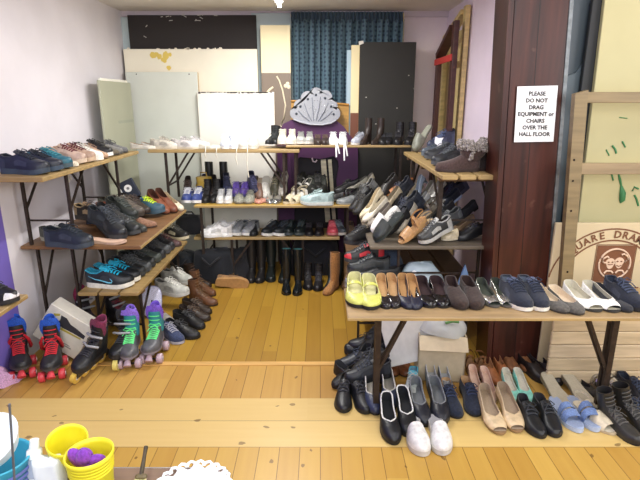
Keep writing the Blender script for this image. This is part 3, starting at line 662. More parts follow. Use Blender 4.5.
def shoe_meshes(kind, side):
    key = (kind, side)
    if key in CACHE: return CACHE[key]
    k = K[kind]; l = Last(k, side); L = l.L; parts = []
    base = [0,.004,.015,.05,.1,.16,.24,.32,.4,.48,.56,.64,.72,.8,.86,.91,.95,.985,.996,1]
    # sole
    f = k['over']; so = M(); tp = [[], []]
    rows = []
    for t in base:
        zb, zt = l.bot(t), l.b(t)+.001
        rows.append([(outline(l, t, -1, f*.96), t*L, zb), (outline(l, t, -1, f), t*L, zb+(zt-zb)*.3), (outline(l, t, -1, f), t*L, zt)])
    rr = [[(outline(l, t, 1, f), t*L, l.b(t)+.001), (outline(l, t, 1, f), t*L, l.bot(t)+(l.b(t)+.001-l.bot(t))*.3), (outline(l, t, 1, f*.96), t*L, l.bot(t))] for t in base]
    so.grid([r for r in rows], True); so.grid([r for r in rr], True)
    so.grid([[a[2], b[0]] for a, b in zip(rows, rr)], False); so.grid([[b[2], a[0]] for a, b in zip(rows, rr)], False)
    parts.append(('sole', so.mesh('sole'), 'sole'))
    if k.get('heel') in ('block', 'slim'):
        he = M(); slim = k['heel'] == 'slim'; tt = [0,.015,.05,.1,.16,.2,.22]; q = .22
        def ring(z_f, sc_, zz):
            pts = []
            for sgn, seq in ((-1, tt), (1, tt[::-1])):
                for t in seq:
                    y = t*L; x = outline(l, t, sgn, .97); yc = .07*L; xc = l.cx(.1)
                    pts.append((xc+(x-xc)*sc_, yc+(y-yc)*sc_, zz(t)))
            return pts
        he.grid([ring(0, (.34 if slim else .9), lambda t: 0), ring(.3, (.38 if slim else .92), lambda t: l.bot(t)*.5), ring(1, 1, lambda t: l.bot(t)+.0005)], True, True)
        r0 = ring(0, (.34 if slim else .9), lambda t: 0); he.add(r0, [tuple(range(len(r0)))])
        parts.append(('heel', he.mesh('heel'), 'heel'))
    if k['top']:
        tab = TOPS[k['top']]; t1 = k.get('t1')
        up = M()
        for sgn in (-1, 1):
            ts, rows = l.upper_rows(tab, sgn, t1=t1); up.grid(rows if sgn < 0 else [r[::-1] for r in rows], True)
        parts.append(('upper', up.mesh('upper'), 'upper'))
        tabm = tab
    else: tabm = None
    # lining / footbed
    li = M(); fb = []
    for t in [b for b in base if b <= (.97 if not k['top'] or k.get('t1') else .9)]:
        fb.append([(outline(l, t, -1, .93), t*L, l.b(t)+.003), (l.cx(t), t*L, l.b(t)+.0022), (outline(l, t, 1, .93), t*L, l.b(t)+.003)])
    li.grid(fb, True)
    if k['top'] and k['top'] != 'mule':
        for sgn in (-1, 1):
            to = max(r[0] for r in tabm if r[2] > 0)+.02
            ts, rows = l.upper_rows(tabm, sgn, inset=.0035, t1=to)
            ts2, ro = l.upper_rows(tabm, sgn, t1=to)
            rows = [[*r, o_[-1]] for r, o_ in zip(rows, ro)]
            li.grid(rows, True)
    parts.append(('lining', li.mesh('lining'), 'lining'))
    if k.get('collar'):
        c = M()
        pts = []
        for sgn in (1, -1):
            ts, rows = l.upper_rows(tabm, sgn, t1=.40 if k['collar'] == 1 else k['collar']); e = [r[-1] for r in rows]; pts += (e[::-1] if sgn > 0 else e[1:])
        c.tube(pts, .0055 if k.get('toecap') else .0038, 6); parts.append(('collar', c.mesh('collar'), 'collar'))
    if k.get('toecap'):
        c = M()
        for sgn in (-1, 1):
            ts, rows = l.upper_rows(tabm, sgn, inset=-.0012, t0=.86)
            c.grid([[(p[0], p[1]+.001, p[2]) for p in r[:6]] for r in rows], True)
        parts.append(('toe_cap', c.mesh('toe_cap'), 'toecap'))
    if k.get('toecap'):
        c = M()
        for sgn in (-1, 1):
            ts, rows = l.upper_rows(tabm, sgn, inset=-.0012, t0=0, t1=.17); c.grid([[(p[0], p[1]-.001, p[2]) for p in r[:6]] for r in rows], True)
        parts.append(('heel_counter', c.mesh('heel_counter'), 'panel'))
        for sgn in (-1, 1):
            c = M(); ts, rows = l.upper_rows(tabm, sgn, inset=-.0013, t0=.36, t1=.66)
            c.grid([r[1:4] for r in rows], True)
            parts.append(('side_panel', c.mesh('side_panel'), 'panel'))
    if k.get('tongue'):
        c = M(); tm = min(r[0] for r in tabm if r[2] == 0); rows = []
        for i in range(6):
            t = tm+.05-.17*i/5; z = l.b(tm)+interp(tabm, tm, 1)*l.sc+.001+.016*(i/5)-.003; wv = .26*l.W
            rows.append([(l.cx(t)+wv*u, t*L, z-.010*u*u) for u in (-1, -.5, 0, .5, 1)])
        c.grid(rows, True); c.grid([[(p[0], p[1]+.002, p[2]-.004) for p in r] for r in rows], True)
        parts.append(('tongue', c.mesh('tongue'), 'tongue'))
    if k.get('lace'):
        c = M(); a, b_, n = k['lace']
        for i in range(n):
            t = a + (b_-a)*i/(n-1); xl = .27*l.W; t2 = t+.02
            for (ta, tb) in ((t, t2), (t2, t)):
                pts = []
                for u in (-1, -.6, -.2, .2, .6, 1):
                    tt_ = ta+(tb-ta)*(u+1)/2; x = xl*u; pts.append((l.cx(tt_)+x, tt_*L, l.surf(tt_, x, tabm)+.0035))
                c.tube(pts, .0032, 5)
        z0 = l.surf(a, 0, tabm)+.006
        for sgn in (-1, 1):
            c.tube([(l.cx(a), a*L, z0), (l.cx(a)+sgn*.02, a*L-.012, z0+.012), (l.cx(a)+sgn*.036, a*L+.004, z0+.002), (l.cx(a)+sgn*.02, a*L+.012, z0), (l.cx(a), a*L, z0)], .0026, 5)
            c.tube([(l.cx(a), a*L, z0), (l.cx(a)+sgn*.02, a*L+.03, z0-.002), (l.cx(a)+sgn*.034, a*L+.045, z0-.02)], .0026, 5)
        parts.append(('laces', c.mesh('laces'), 'laces'))
    if k.get('strap'):
        c = M(); a, b_ = k['strap']
        for sgn in (-1, 1):
            ts, rows = l.upper_rows(tabm, sgn, inset=-.0015, t0=a, t1=b_); c.grid([[(p[0], p[1], p[2]+.0015) for p in r] for r in rows], True)
        parts.append(('strap', c.mesh('strap'), 'strap'))
    for bd in k.get('bands', []):
        c = M()
        tb_ = TOPS[bd] if isinstance(bd, str) else [(bd[0][0], bd[0][1], 0), (bd[1][0], bd[1][1], 0)]
        for sgn in (-1, 1):
            ts, rows = l.upper_rows(tb_, sgn); c.grid(rows, True); ts, rows = l.upper_rows(tb_, sgn, inset=.003); c.grid([[(p[0], p[1], p[2]-.002) for p in r] for r in rows], True)
        parts.append(('strap', c.mesh('strap'), 'strap'))
    if k.get('heelstrap'):
        c = M(); rows = []
        for sgn, seq in ((-1, (.34,.25,.15,.06,.015)), (1, (.0,.015,.06,.15,.25,.34))):
            for t in seq:
                x = outline(l, t, sgn, .95); z = l.b(t)+.05; rows.append([(x, t*L, z), (x, t*L, z+.012)])
        c.grid(rows, True); parts.append(('heel_strap', c.mesh('heel_strap'), 'strap'))
    if k.get('shaft'):
        Hs, ltop, wtop = k['shaft']; z0 = l.b(.1)+.05
        def rings(ins):
            out = []
            for i in range(11):
                f_ = i/10; z = z0 + (Hs+l.b(.1)-z0)*f_; e = sm(0, .45, f_)
                half = (.205*(1-e) + ltop*1.0*e)*L*(1+.0*f_)
                if Hs > .3: half *= 1+.12*math.sin(math.pi*min(1, max(0, (f_-.25)/.75)))
                wv = (.40*(1-e)+wtop*e)*l.W; cy = (.21-.035*e)*L
                out.append([(l.cx(.2)+(wv-ins)*math.copysign(abs(math.cos(a))**.85, math.cos(a)), cy+(half-ins)*math.sin(a), z+.008*math.sin(a*1)*f_) for a in [2*math.pi*j/20 for j in range(20)]])
            return out
        c = M(); r0 = rings(0); r1 = rings(.004); c.grid(r0, True, True); c.grid([r0[-1], r1[-1]], True, True)
        parts.append(('shaft', c.mesh('shaft'), 'shaft'))
        c = M(); c.grid(r1, True, True); parts.append(('shaft_lining', c.mesh('shaft_lining'), 'shaftlin'))
        if k.get('lace'):
            c = M()
            for i in range(5):
                f_ = .12+.17*i; rg = rings(-.004)[min(10, int(f_*10))]
                c.tube([rg[j] for j in (3, 4, 5, 6, 7)], .0034, 5)
            parts.append(('shaft_laces', c.mesh('shaft_laces'), 'laces'))
        if k.get('fur'):
            c = M(); rng = random.Random(3); rg = rings(-.008)
            for lev in (7, 8, 9, 10):
                for p in rg[lev]:
                    for _ in range(11):
                        q_ = Vector(p)+Vector((rng.uniform(-.012,.012), rng.uniform(-.012,.012), rng.uniform(-.01,.016))); c.ball(q_, rng.uniform(.004,.010), 5)
            for z in range(9):
                p = rings(-.004)[9-z][2 if side > 0 else 9]
                for _ in range(3): c.ball(Vector(p)+Vector((rng.uniform(-.006,.006),rng.uniform(-.008,.008),rng.uniform(-.006,.006))), .010, 6)
            parts.append(('fur_cuff', c.mesh('fur_cuff'), 'fur'))
    CACHE[key] = parts; return parts
CAT = {'trainer': ('trainer','trainer'),'canvas':('canvas_shoe','trainer'),'hightop':('high_top_trainer','trainer'),'lace_up':('lace_up_shoe','shoe'),'loafer':('loafer','shoe'),
 'slipon':('slip_on_shoe','shoe'),'slipflat':('slip_on_shoe','shoe'),'flat':('flat_shoe','shoe'),'court':('court_shoe','shoe'),'block_court':('court_shoe','shoe'),'mary_jane':('strap_shoe','shoe'),'clog':('clog','clog'),
 'slipper':('slipper','slipper'),'slide':('slide_sandal','sandal'),'sandal':('sandal','sandal'),'peep':('peep_toe_shoe','shoe'),'wedge_sandal':('wedge_sandal','sandal'),
 'ankle_boot':('ankle_boot','boot'),'heel_boot':('heeled_boot','boot'),'tall_boot':('tall_boot','boot'),'insole':('insole','insole'),'fur_boot':('fur_trimmed_boot','boot'),'skate_boot':('roller_skate','roller skate')}
GROUP = ''; PAIRS_DEFAULT = {}
MIDSCALE = 1.0; WIDE = 1.0
def shoe(kind, toe, label, up, sole=(40,38,38), lin_=None, yaw=0., tilt=0., roll=0., side=1, L=None, laces=None, fin='leather', acc=None, heel=None, tongue=None, lift=0., lab=None, name=None, group=None, wide=1.0, cap=None, collar=None, cat=None):
    """toe = place of the toe tip on the surface it stands on; yaw 0 points the toe towards -Y, 90 towards +X"""
    if max(up) < 76: up = tuple(int(v*.72) for v in up)
    k = K[kind]; sc = (L or k['L'])/k['L']*MIDSCALE; LL = k['L']*sc
    ya = math.radians(yaw); ti = math.radians(tilt); d = Vector((math.sin(ya), -math.cos(ya), 0))
    loc = Vector(toe) - d*LL*math.cos(ti) + Vector((0, 0, LL*math.sin(ti) + lift))
    nm, ct = CAT[kind]; t = thing(name or nm, label, cat or ct, loc, (0, 0, 0), group or GROUP)
    t.rotation_euler = Euler((-ti, math.radians(roll), ya+math.pi)); t.scale = (sc*wide*WIDE, sc, sc)
    um = mat(fin, up); lm = mat('cotton', lin_ or tuple(int(c*.55) for c in up)); smt = mat('rubber', sole)
    am = mat(fin, acc) if acc else um; lam = mat('cotton', laces or tuple(min(255, int(c*1.5)+24) if max(up) < 90 else int(c*.85) for c in up))
    mm = {'sole': smt, 'upper': um, 'lining': lm, 'heel': mat('rubber', heel or sole), 'collar': mat('fabric', collar) if collar else am, 'tongue': mat('fabric', tongue) if tongue else am,
          'laces': lam, 'strap': am if acc else um, 'shaft': um, 'shaftlin': lm, 'fur': mat('fur', (156, 148, 142)), 'toecap': mat(fin, cap) if cap else um, 'panel': am if acc else mat(fin, tuple(min(255, int(v*1.12)+16) if max(up) < 150 else int(v*.84) for v in up))}
    for nm_, me, role in shoe_meshes(kind, side):
        o = put(nm_, me, mm[role], t)
        if role == 'laces' and laces: o['label'] = 'laces in a contrasting colour'
    return t
def pair(kind, a, b, z, desc, up, sole=(40,38,38), lin_=None, **kw):
    """two shoes of one pair; a and b are the toe tips in the photograph's frame on the level z"""
    kw2 = dict(kw); yb = kw2.pop('yawb', kw.get('yaw', 0)); r = []
    kw.pop('yawb', None)
    zz = z if isinstance(z, tuple) else (z, z)
    pa = P(*a, zz[0]) if len(a) == 2 else Vector(a); pb = P(*b, zz[1]) if len(b) == 2 else Vector(b)
    w1, w2 = kw.pop('words', ('left shoe of the ', 'right shoe of the ')); kw2.pop('words', None)
    r.append(shoe(kind, pa, w1+desc, up, sole, lin_, side=1, **kw))
    kw2['yaw'] = yb; r.append(shoe(kind, pb, w2+desc, up, sole, lin_, side=-1, **kw2))
    return r
def one(kind, a, z, desc, up, sole=(40,38,38), lin_=None, **kw):
    p = P(*a, z) if len(a) == 2 else Vector(a)
    return shoe(kind, p, desc, up, sole, lin_, **kw)
BK = (34, 33, 36); BKS = (24, 24, 25); NV = (38, 46, 70); WH = (232, 230, 224); CRM = (224, 208, 176); GY = (120, 122, 126); DG = (66, 68, 72); TAN = (166, 116, 70); BR = (92, 60, 42); DB = (60, 44, 36); IV = (214, 204, 184)

def at(px, Y, z): return ((px-320)/FPX*(Y*math.cos(PITCH)+(CAM_H-z)*math.sin(PITCH)), Y, z)
# ================================================================ FRONT TABLE: one row of pairs
GROUP = 'pairs on the front table'; Z = .70; MIDSCALE = .97; WIDE = 1.06
pair('mary_jane', (358,309), (372,311), Z, 'pale yellow strap pair at the left end of the front table', (196,198,98), (34,32,32), (206,202,150), tilt=4, L=.265, wide=1.12)
pair('block_court', (386,309.5), (396,309), Z, 'black court pair with tan insoles next to the pale yellow pair', (44,38,38), BKS, (184,146,100), fin='patent', wide=.92, tilt=4)
pair('block_court', (409,310), (417,310.5), Z, 'navy court pair with tan insoles beside the black courts', (36,40,66), BKS, (176,134,86), wide=.95, tilt=5)
pair('flat', (430,309), (445,309), Z, 'shiny black patent flats left of the brown suede pair', (24,23,26), BKS, (50,30,32), fin='patent', wide=1.15, L=.265, tilt=4)
pair('slipon', (462,311), (478,311), Z, 'dark brown suede slip ons in the middle of the front table', (72,52,44), (40,30,26), (52,34,30), fin='suede', L=.26, tilt=3)
pair('peep', (495,308.5), (510,308.5), Z, 'silver metallic peep toes right of the brown suede pair', (204,204,196), (90,86,80), (60,66,56), fin='chrome', L=.235, yaw=2, tilt=4)
pair('canvas', (527,312.5), (545,312.5), Z, 'navy canvas trainers with white soles on the front table', (46,54,72), (226,220,206), (110,120,136), laces=(40,46,62), fin='fabric', yaw=4, tongue=(70,80,106))
pair('flat', (566,314.5), (582,316), Z, 'grey flats with pale toes and cream insoles', (84,80,74), (52,48,44), (214,196,170), fin='suede', L=.26, yaw=8, wide=1.05)
pair('peep', (597,313), (617,313.5), Z, 'white leather peep toes on the front table', (238,236,228), (54,52,50), (196,190,170), L=.27, wide=1.12, yaw=4)
one('flat', (629,313.5), Z, 'dark grey flat at the right end beside the white peep toes', (52,54,60), BKS, (40,42,50), fin='suede', L=.26, yaw=6)
one('canvas', (641,313), Z, 'navy lace up shoe at the right edge of the front table', (36,42,62), BKS, (60,68,84), fin='fabric', yaw=4)

# ================================================================ FLOOR IN FRONT OF AND UNDER THE FRONT TABLE
GROUP = 'shoes on the floor under the front table'; MIDSCALE = 1.0; WIDE = 1.0
pair('clog', (422,458), (444.5,457), 0, 'white leather clogs standing foremost on the floor', (222,221,218), (196,192,184), (150,150,152), L=.275, wide=1.0)
pair('slipflat', (393,446), (409,438), 0, 'black slip ons with white collars beside the white clogs', (30,33,38), BKS, (40,42,46), L=.30, collar=(230,230,226), tilt=8)
pair('slipflat', (424,428), (443,427), 0, 'dark slip ons with grey insoles partly under the white clogs', (40,44,56), BKS, (122,126,130), L=.30, tilt=10, collar=(120,124,128))
pair('lace_up', (457,420), (477,418), 0, 'navy suede laced pair with pale stitched edges', (36,46,72), BKS, (196,160,118), fin='suede', laces=(50,60,88), L=.28)
pair('slipflat', (375,416), (391,412), 0, 'navy slip ons with white collars behind the black lace ups', (44,52,78), BKS, (176,172,160), L=.29, tilt=10, collar=(206,204,196))
pair('peep', (500,436), (519,434), 0, 'cream peep toe sling pair on the floor', (214,190,152), (150,120,86), (170,150,126), L=.31, fin='leather', tilt=8)
pair('lace_up', (541,440), (558,439), 0, 'black leather lace ups beside the blue slides', (30,33,38), BKS, (54,54,58), L=.28)
pair('slide', (579,434), (598,433), 0, 'light blue strapped slides on the floor', (110,134,182), (176,192,220), (150,164,192), L=.29, fin='fabric', yaw=2, wide=.9)
one('sandal', (614,436), 0, 'cream sandal squeezed between blue slide and dark boot', (216,204,178), (196,180,150), (224,214,190), L=.27, yaw=16)
pair('ankle_boot', (640,447), (656,441), 0, 'slumped charcoal leather boots at the right of the floor row', (62,60,58), BKS, (48,46,46), L=.27, yaw=8, yawb=10, roll=16)
pair('canvas', (656,436), (652,412), 0, 'navy lace up shoes at the right edge of the floor', (34,42,62), BKS, (60,68,84), yaw=8)
# second row
pair('slipflat', (437,400), (449,400), 0, 'silver grey low shoes with pale linings behind the navy suede pair', (128,134,140), (90,92,96), (190,194,196), L=.26, wide=.9, tilt=12, collar=(190,194,196))
one('trainer', (412,403), 0, 'white and turquoise trainer behind the table leg', (214,220,216), (222,220,210), (120,160,180), L=.25, acc=(80,160,180), yaw=-12)
pair('loafer', (394,378), (408,378), 0, 'rust brown loafers behind the left table leg', (122,74,46), (52,38,30), (92,58,40), yaw=8)
pair('sandal', (441,381), (456,381), 0, 'thin strapped black sandals furthest back under the table', (40,36,36), BKS, (92,78,66), L=.24, yaw=8)
pair('court', (483,402), (495,404), 0, 'blush pink court shoes behind the cream sling pair', (206,172,152), (170,136,112), (222,192,172), L=.25)
pair('sandal', (478,381), (489,382), 0, 'brown strappy sandals in the back row', (112,74,46), (70,50,36), (150,112,78), L=.24)
pair('loafer', (499,388), (508,384), 0, 'orange brown loafers in the back row', (150,92,54), (70,46,30), (178,130,90), L=.25, wide=.85)
pair('block_court', (519,404), (531,404), 0, 'mint green court shoes with heels up against the brown pair', (140,216,200), (196,190,170), (210,206,190), L=.25, wide=.9)
pair('loafer', (517,376), (531,375), 0, 'tan brown slippers standing in front of the pillar', (126,84,54), (60,44,32), (94,66,48), L=.25)
pair('slipon', (549,386), (561,387), 0, 'long dark brown shoes at the pillar foot', (46,38,38), BKS, (34,28,30), L=.29, yaw=14)
pair('insole', (572,414), (594,414), 0, 'flat olive cream footbeds poking out behind the blue slides', (150,144,122), (132,124,102), (176,168,146), L=.32, yaw=4, tilt=8)
one('flat', (600,399), 0, 'black flat right of the olive slippers', (34,32,34), BKS, (60,56,56), yaw=22)
pair('slide', (612,394), (625,396), 0, 'silver strapped sandals in front of the slatted panel', (186,186,180), (134,128,112), (178,166,140), fin='chrome', L=.25, yaw=20)
one('flat', (643,392), 0, 'gold beige flat at the right edge behind the navy pair', (188,170,130), (96,80,60), (206,190,150), yaw=20)
# black heap left of the table leg
GROUP = 'black heap of shoes at the left table leg'
pair('lace_up', (342,414), (369,415), 0, 'scuffed black lace ups at the front of the heap', (34,36,40), BKS, (40,40,42), L=.28, yaw=-8, yawb=18)
one('loafer', (332,388), 0.0, 'black loafer pointing left out of the heap', (32,33,37), BKS, (44,44,46), yaw=-64, tilt=14)
one('lace_up', (338,366), 0, 'dark navy laced shoe pointing left at the back of the heap', (44,52,68), (36,40,48), (60,66,78), yaw=-75)
one('loafer', (371,391), 0.0, 'black shoe lying across the heap pointing at the table leg', (28,29,33), BKS, (60,60,62), yaw=52, tilt=8)
one('trainer', (344,354), 0, 'black trainer on the floor under the stacked trainers', (36,40,46), (30,32,34), (52,56,60), yaw=-80)
one('trainer', (372,360), 0, 'black trainer beside the table leg at the back of the heap', (30,32,36), (40,42,44), (46,50,54), yaw=-35)
one('lace_up', (352,376), .085, 'black shoe riding on top of the heap', (36,38,42), BKS, (50,50,54), yaw=-58, tilt=10)

for (tx_, ty_, z_, kd, yw, tl, c_, lb) in ((352,386,0,'lace_up',-30,20,(36,37,42),'black lace up buried in the middle of the heap'),(362,372,.05,'loafer',-70,12,(32,33,36),'black loafer crossing over the middle of the heap'),(345,383,.05,'trainer',-82,6,(44,48,58),'navy black trainer lying across the scuffed lace ups'),
  (360,356,.06,'lace_up',-50,14,(38,40,44),'black lace up high at the back of the heap'),(348,346,.05,'loafer',-95,4,(34,36,42),'black loafer high up below the table corner'),(378,384,.03,'lace_up',-10,26,(36,36,40),'black shoe heel up against the table leg'),(366,344,.10,'trainer',-60,8,(46,50,54),'dark grey trainer topmost of the heap under the table')):
    one(kd, P(tx_, ty_, z_), 0, lb, c_, BKS, (48,48,52), yaw=yw, tilt=tl, L=.28)

# ================================================================ LEFT: top plank
GROUP = 'row on the highest left plank'; Z = ZT
def row(items, f):
    for it in items: f(*it)
XE = -1.545
ls = [ # Y, kind, label, colours
 (2.86,'trainer','big navy blue trainer nearest on the highest left plank',(46,54,68),(56,68,82),(34,38,48),dict(laces=(36,40,54),L=.30)),
 (2.98,'trainer','dark navy trainer second on the highest left plank',(40,48,66),(60,76,94),(32,36,48),dict(laces=(30,34,44))),
 (3.10,'trainer','teal blue trainer behind the navy ones on the highest left plank',(34,96,112),(70,90,100),(24,60,74),dict(laces=(60,130,140))),
 (3.22,'flat','cream fabric flat beside the teal trainer',(216,204,180),(226,220,204),(196,184,160),dict(fin='fabric')),
 (3.34,'trainer','pinkish beige trainer with maroon laces',(186,160,144),(206,186,164),(120,60,66),dict(laces=(98,34,46))),
 (3.45,'trainer','tan trainer with maroon laces, next one along',(170,142,122),(196,172,146),(104,56,60),dict(laces=(84,30,42))),
 (3.56,'canvas','white canvas shoe halfway along the highest left plank',(232,228,218),(240,236,226),(200,196,184),dict(fin='fabric')),
 (3.66,'lace_up','beige suede lace up behind the white canvas shoe',(180,148,122),(128,98,74),(140,110,88),dict(fin='suede')),
 (3.77,'trainer','black trainer with a white sole near the corner',(40,40,42),(236,234,228),(30,30,32),dict(laces=(30,30,32))),
 (3.88,'lace_up','olive brown lace up before the corner',(96,88,74),(60,54,46),(72,66,56),dict(fin='suede')),
 (3.98,'slipon','grey slip on before the corner',(118,116,112),(84,82,78),(90,88,84),dict(fin='fabric')),
 (4.08,'lace_up','slate grey lace up in the corner of the highest left plank',(98,98,98),(60,60,60),(76,76,76),dict(fin='suede')),
]
for (y, kd, lb, u, so_, ln_, kw) in ls: one(kd, (XE+random.uniform(-.01,.012), y, Z), 0, lb, u, so_, ln_, yaw=82+random.uniform(-6,6), side=random.choice((1,-1)), **kw)
one('insole', P(77,162,Z), 0, 'flat white sandal sole lying on the front edge of the highest left plank', (236,234,226), (240,238,232), (226,220,206), yaw=72, L=.24, name='sandal', cat='sandal')
p_ = P(66, 163, Z); lz = M(); lz.tube([p_+Vector((-.02, .05, .02)), p_+Vector((-.004, .004, .012)), p_+Vector((.006, -.004, -.02)), p_+Vector((.012, -.006, -.07)), p_+Vector((.026, -.006, -.115))], .006, 5)
lz.tube([p_+Vector((.006, -.006, -.02)), p_+Vector((.004, -.008, -.08)), p_+Vector((.008, -.008, -.13))], .005, 5)
tag(put('shoe_lace', lz, mat('cotton', (236, 232, 220))), 'white strap ends dangling from the front edge of the highest left plank', 'shoe lace')
# ---------------------------------------------------------------- left middle table
GROUP = 'shoes on the middle left table'; Z = ZM
ls = [
 ((94,247.5),'trainer','huge dark blue grey trainer nearest on the middle left table',(52,62,74),(58,68,80),(36,40,48),dict(yaw=80,L=.33,laces=(44,50,60))),
 ((123,241),'trainer','black trainer with a white tab angled toward the aisle',(46,50,56),(52,56,60),(34,36,40),dict(yaw=48,L=.32,laces=(56,60,64),tilt=12)),
 ((127,243.5),'insole','pale pink beige insole sandal on the front edge of the middle left table',(206,170,146),(206,176,152),(214,180,156),dict(yaw=84,L=.29,name='sandal')),
 ((140,235),'trainer','grey black trainer third along the middle left table',(56,60,62),(66,68,70),(40,42,44),dict(yaw=66)),
 ((147,232),'lace_up','dark green grey lace up on the middle left table',(62,66,60),(40,40,38),(50,52,48),dict(yaw=72)),
 ((156,227.5),'loafer','brown suede loafer at the table edge before the bright laced trainer',(134,98,76),(70,52,42),(90,66,52),dict(yaw=74,fin='suede')),
 ((165,217),'trainer','petrol blue trainer with neon yellow laces',(52,84,100),(66,90,104),(40,60,74),dict(yaw=78,laces=(206,232,40),lift=.03)),
 ((167,215),'loafer','left one of the two big brown leather loafers',(122,68,44),(66,40,30),(84,48,34),dict(yaw=46,tilt=20,L=.30)),
 ((175,213.5),'loafer','right one of the two big brown leather loafers',(112,62,42),(66,40,30),(84,48,34),dict(yaw=46,tilt=20,L=.30)),
 ((182,211),'flat','cream flat with an untied lace in the far corner of the middle left table',(220,208,184),(206,196,170),(196,180,150),dict(yaw=50,tilt=16,L=.27)),
 ((181,207),'loafer','dark brown loafer in the far corner of the middle left table',(76,48,38),(44,32,28),(60,40,32),dict(yaw=58)),
]
for (a, kd, lb, u, so_, ln_, kw) in ls: one(kd, a, Z, lb, u, so_, ln_, side=random.choice((1,-1)), **kw)
# second layer
l2 = [(3.26,'trainer','dark blue trainer stacked behind the nearest pair on the middle left table',(58,64,74),.05),(3.38,'lace_up','black work shoe stacked behind the white tabbed trainer',(44,46,50),.06),
 (3.52,'trainer','green black trainer in the second layer on the middle left table',(60,66,62),.06),(3.66,'trainer','grey brown trainer in the second layer before the rust lace up',(86,78,70),.05),
 (3.80,'lace_up','brown black shoe in the second layer behind the neon laces',(62,50,44),.05),(4.02,'loafer','dark maroon loafer in the far second layer by the brown loafers',(74,44,38),.03)]
for (y, kd, lb, c_, lf) in l2: one(kd, (-1.33, y, Z), 0, lb, c_, tuple(int(v*.8) for v in c_), tuple(int(v*.6) for v in c_), yaw=68+random.uniform(-14,10), lift=lf, tilt=10, L=.29, laces=tuple(min(255, v+14) for v in c_))
# row against the wall
one('trainer', (-1.50, 3.45, Z), 0, 'dark trainer with tan stripes against the left wall', (52,44,40), (60,56,52), (40,36,34), yaw=70, acc=(170,146,110), tongue=(160,130,96), lift=.075)
one('lace_up', (-1.46, 3.62, Z), 0, 'rust orange lace up against the left wall', (146,74,46), (60,40,30), (110,60,40), yaw=60, fin='suede', lift=.06)
one('trainer', (-1.50, 3.80, Z), 0, 'olive grey trainer standing by the trestle leg', (104,104,92), (120,116,104), (80,80,70), yaw=64, lift=.05)
one('lace_up', (-1.52, 3.94, Z), 0, 'black lace up standing behind the trestle leg', (32,32,34), BKS, (40,40,42), yaw=60, lift=.05)
one('lace_up', (-1.6, 3.14, Z), 0, 'grey green lace up at the wall end of the middle left table', (82,84,78), (190,186,172), (60,60,56), yaw=70)
t = thing('shoe_box', 'dark blue box with a pale label lying against the left wall', 'box', (-1.66, 3.72, Z), (0, 0, .3))
put('carton', M().bbox((-.11, -.05, 0), (.11, .05, .11), .004), mat('card', (50, 54, 66)), t); put('label', M().box((.02, -.0515, .03), (.07, -.05, .07)), mat('card', (130, 132, 150)), t)
t = thing('shoe_box', 'plain black box under the box with the round white label', 'box', (-1.52, 3.99, Z), (0, 0, .2)); put('carton', M().bbox((-.09, -.06, 0), (.09, .06, .115), .004), mat('card', (34, 36, 42)), t)
t = thing('camera_box', 'black box with round white label propped up by the brown loafers', 'box', (-1.50, 3.98, Z+.141), (0, -.42, .25))
put('carton', M().bbox((-.06, -.03, .0), (.06, .03, .15), .004), mat('card', (36, 42, 56)), t)
put('round_label', M().cyl((0, -.0305, .09), (0, -.032, .09), .03), mat('card', (232, 230, 226)), t); put('label_centre', M().cyl((0, -.0315, .09), (0, -.033, .09), .011), mat('card', (110, 110, 112)), t)
put('white_edge', M().bbox((-.062, -.031, 0), (-.05, .031, .152), .003), mat('card', (226, 226, 224)), t)
# ---------------------------------------------------------------- left bench
GROUP = 'trainers on the left bench'; Z = ZL
nk = pair('trainer', (134,286.5), (141,281), Z, 'black trainers with bright turquoise laces', (44,50,56), (228,226,214), (40,160,190), laces=(40,190,226), yaw=86, L=.32, collar=(40,150,180), words=('near one of the ', 'far one of the '), tongue=(50,180,210))
for n_, r_ in enumerate(nk):
    mm = M(); sg = 1 if n_ == 0 else 1
    l = Last(K['trainer'], 1 if n_ == 0 else -1); sc = []
    def sidept(t, hz, sgn):
        w_ = l.hw(t); Hh = interp(TOPS['trainer'], t, 1)*l.sc; th = math.asin(min(1, (hz)**(1/.85))); o = interp(TOPS['trainer'], t, 2)*w_
        x = o+(w_-o)*max(0, math.cos(th))**.8; return (l.cx(t)+sgn*(x+.0015), t*l.L, l.b(t)+Hh*hz)
    for sgn in (-1, 1):
        top = [(.10,.62),(.25,.42),(.40,.26),(.54,.16),(.62,.2),(.63,.36),(.58,.5)]
        mm.tube([sidept(t_, h_, sgn) for t_, h_ in top], [.0012,.0028,.004,.0046,.0042,.003,.0012], 6)
    put('swoosh', mm, mat('cotton', (110,190,216)), r_)
cl_ = [((146,276),(62,66,68),'dark grey'),((151,272),(74,78,80),'mid grey'),((156,267),(56,60,60),'charcoal'),((161,262.5),(70,76,72),'green grey'),((166,258.5),(52,54,58),'black grey'),((170.5,254),(80,82,84),'light grey mesh'),((175,250),(60,62,66),'slate')]
for i, (a, c_, nm_) in enumerate(cl_):
    one('trainer', a, Z, nm_+' trainer, %s after the turquoise laced pair on the left bench' % ['first', 'second', 'third', 'fourth', 'fifth', 'sixth', 'seventh'][i], c_, tuple(int(v*.9) for v in c_), tuple(int(v*.6) for v in c_), yaw=80, laces=tuple(min(255, v+26) for v in c_), side=1 if i % 2 else -1, L=.29)
one('lace_up', (181,246.5), Z, 'maroon grey shoe near the far end of the left bench', (86,60,60), (70,60,56), (60,44,44), yaw=74)
one('trainer', (188,240), Z, 'dark trainer with a thick cream sole at the far end of the left bench', (58,56,52), (216,206,176), (90,86,72), yaw=64, acc=(196,190,160))

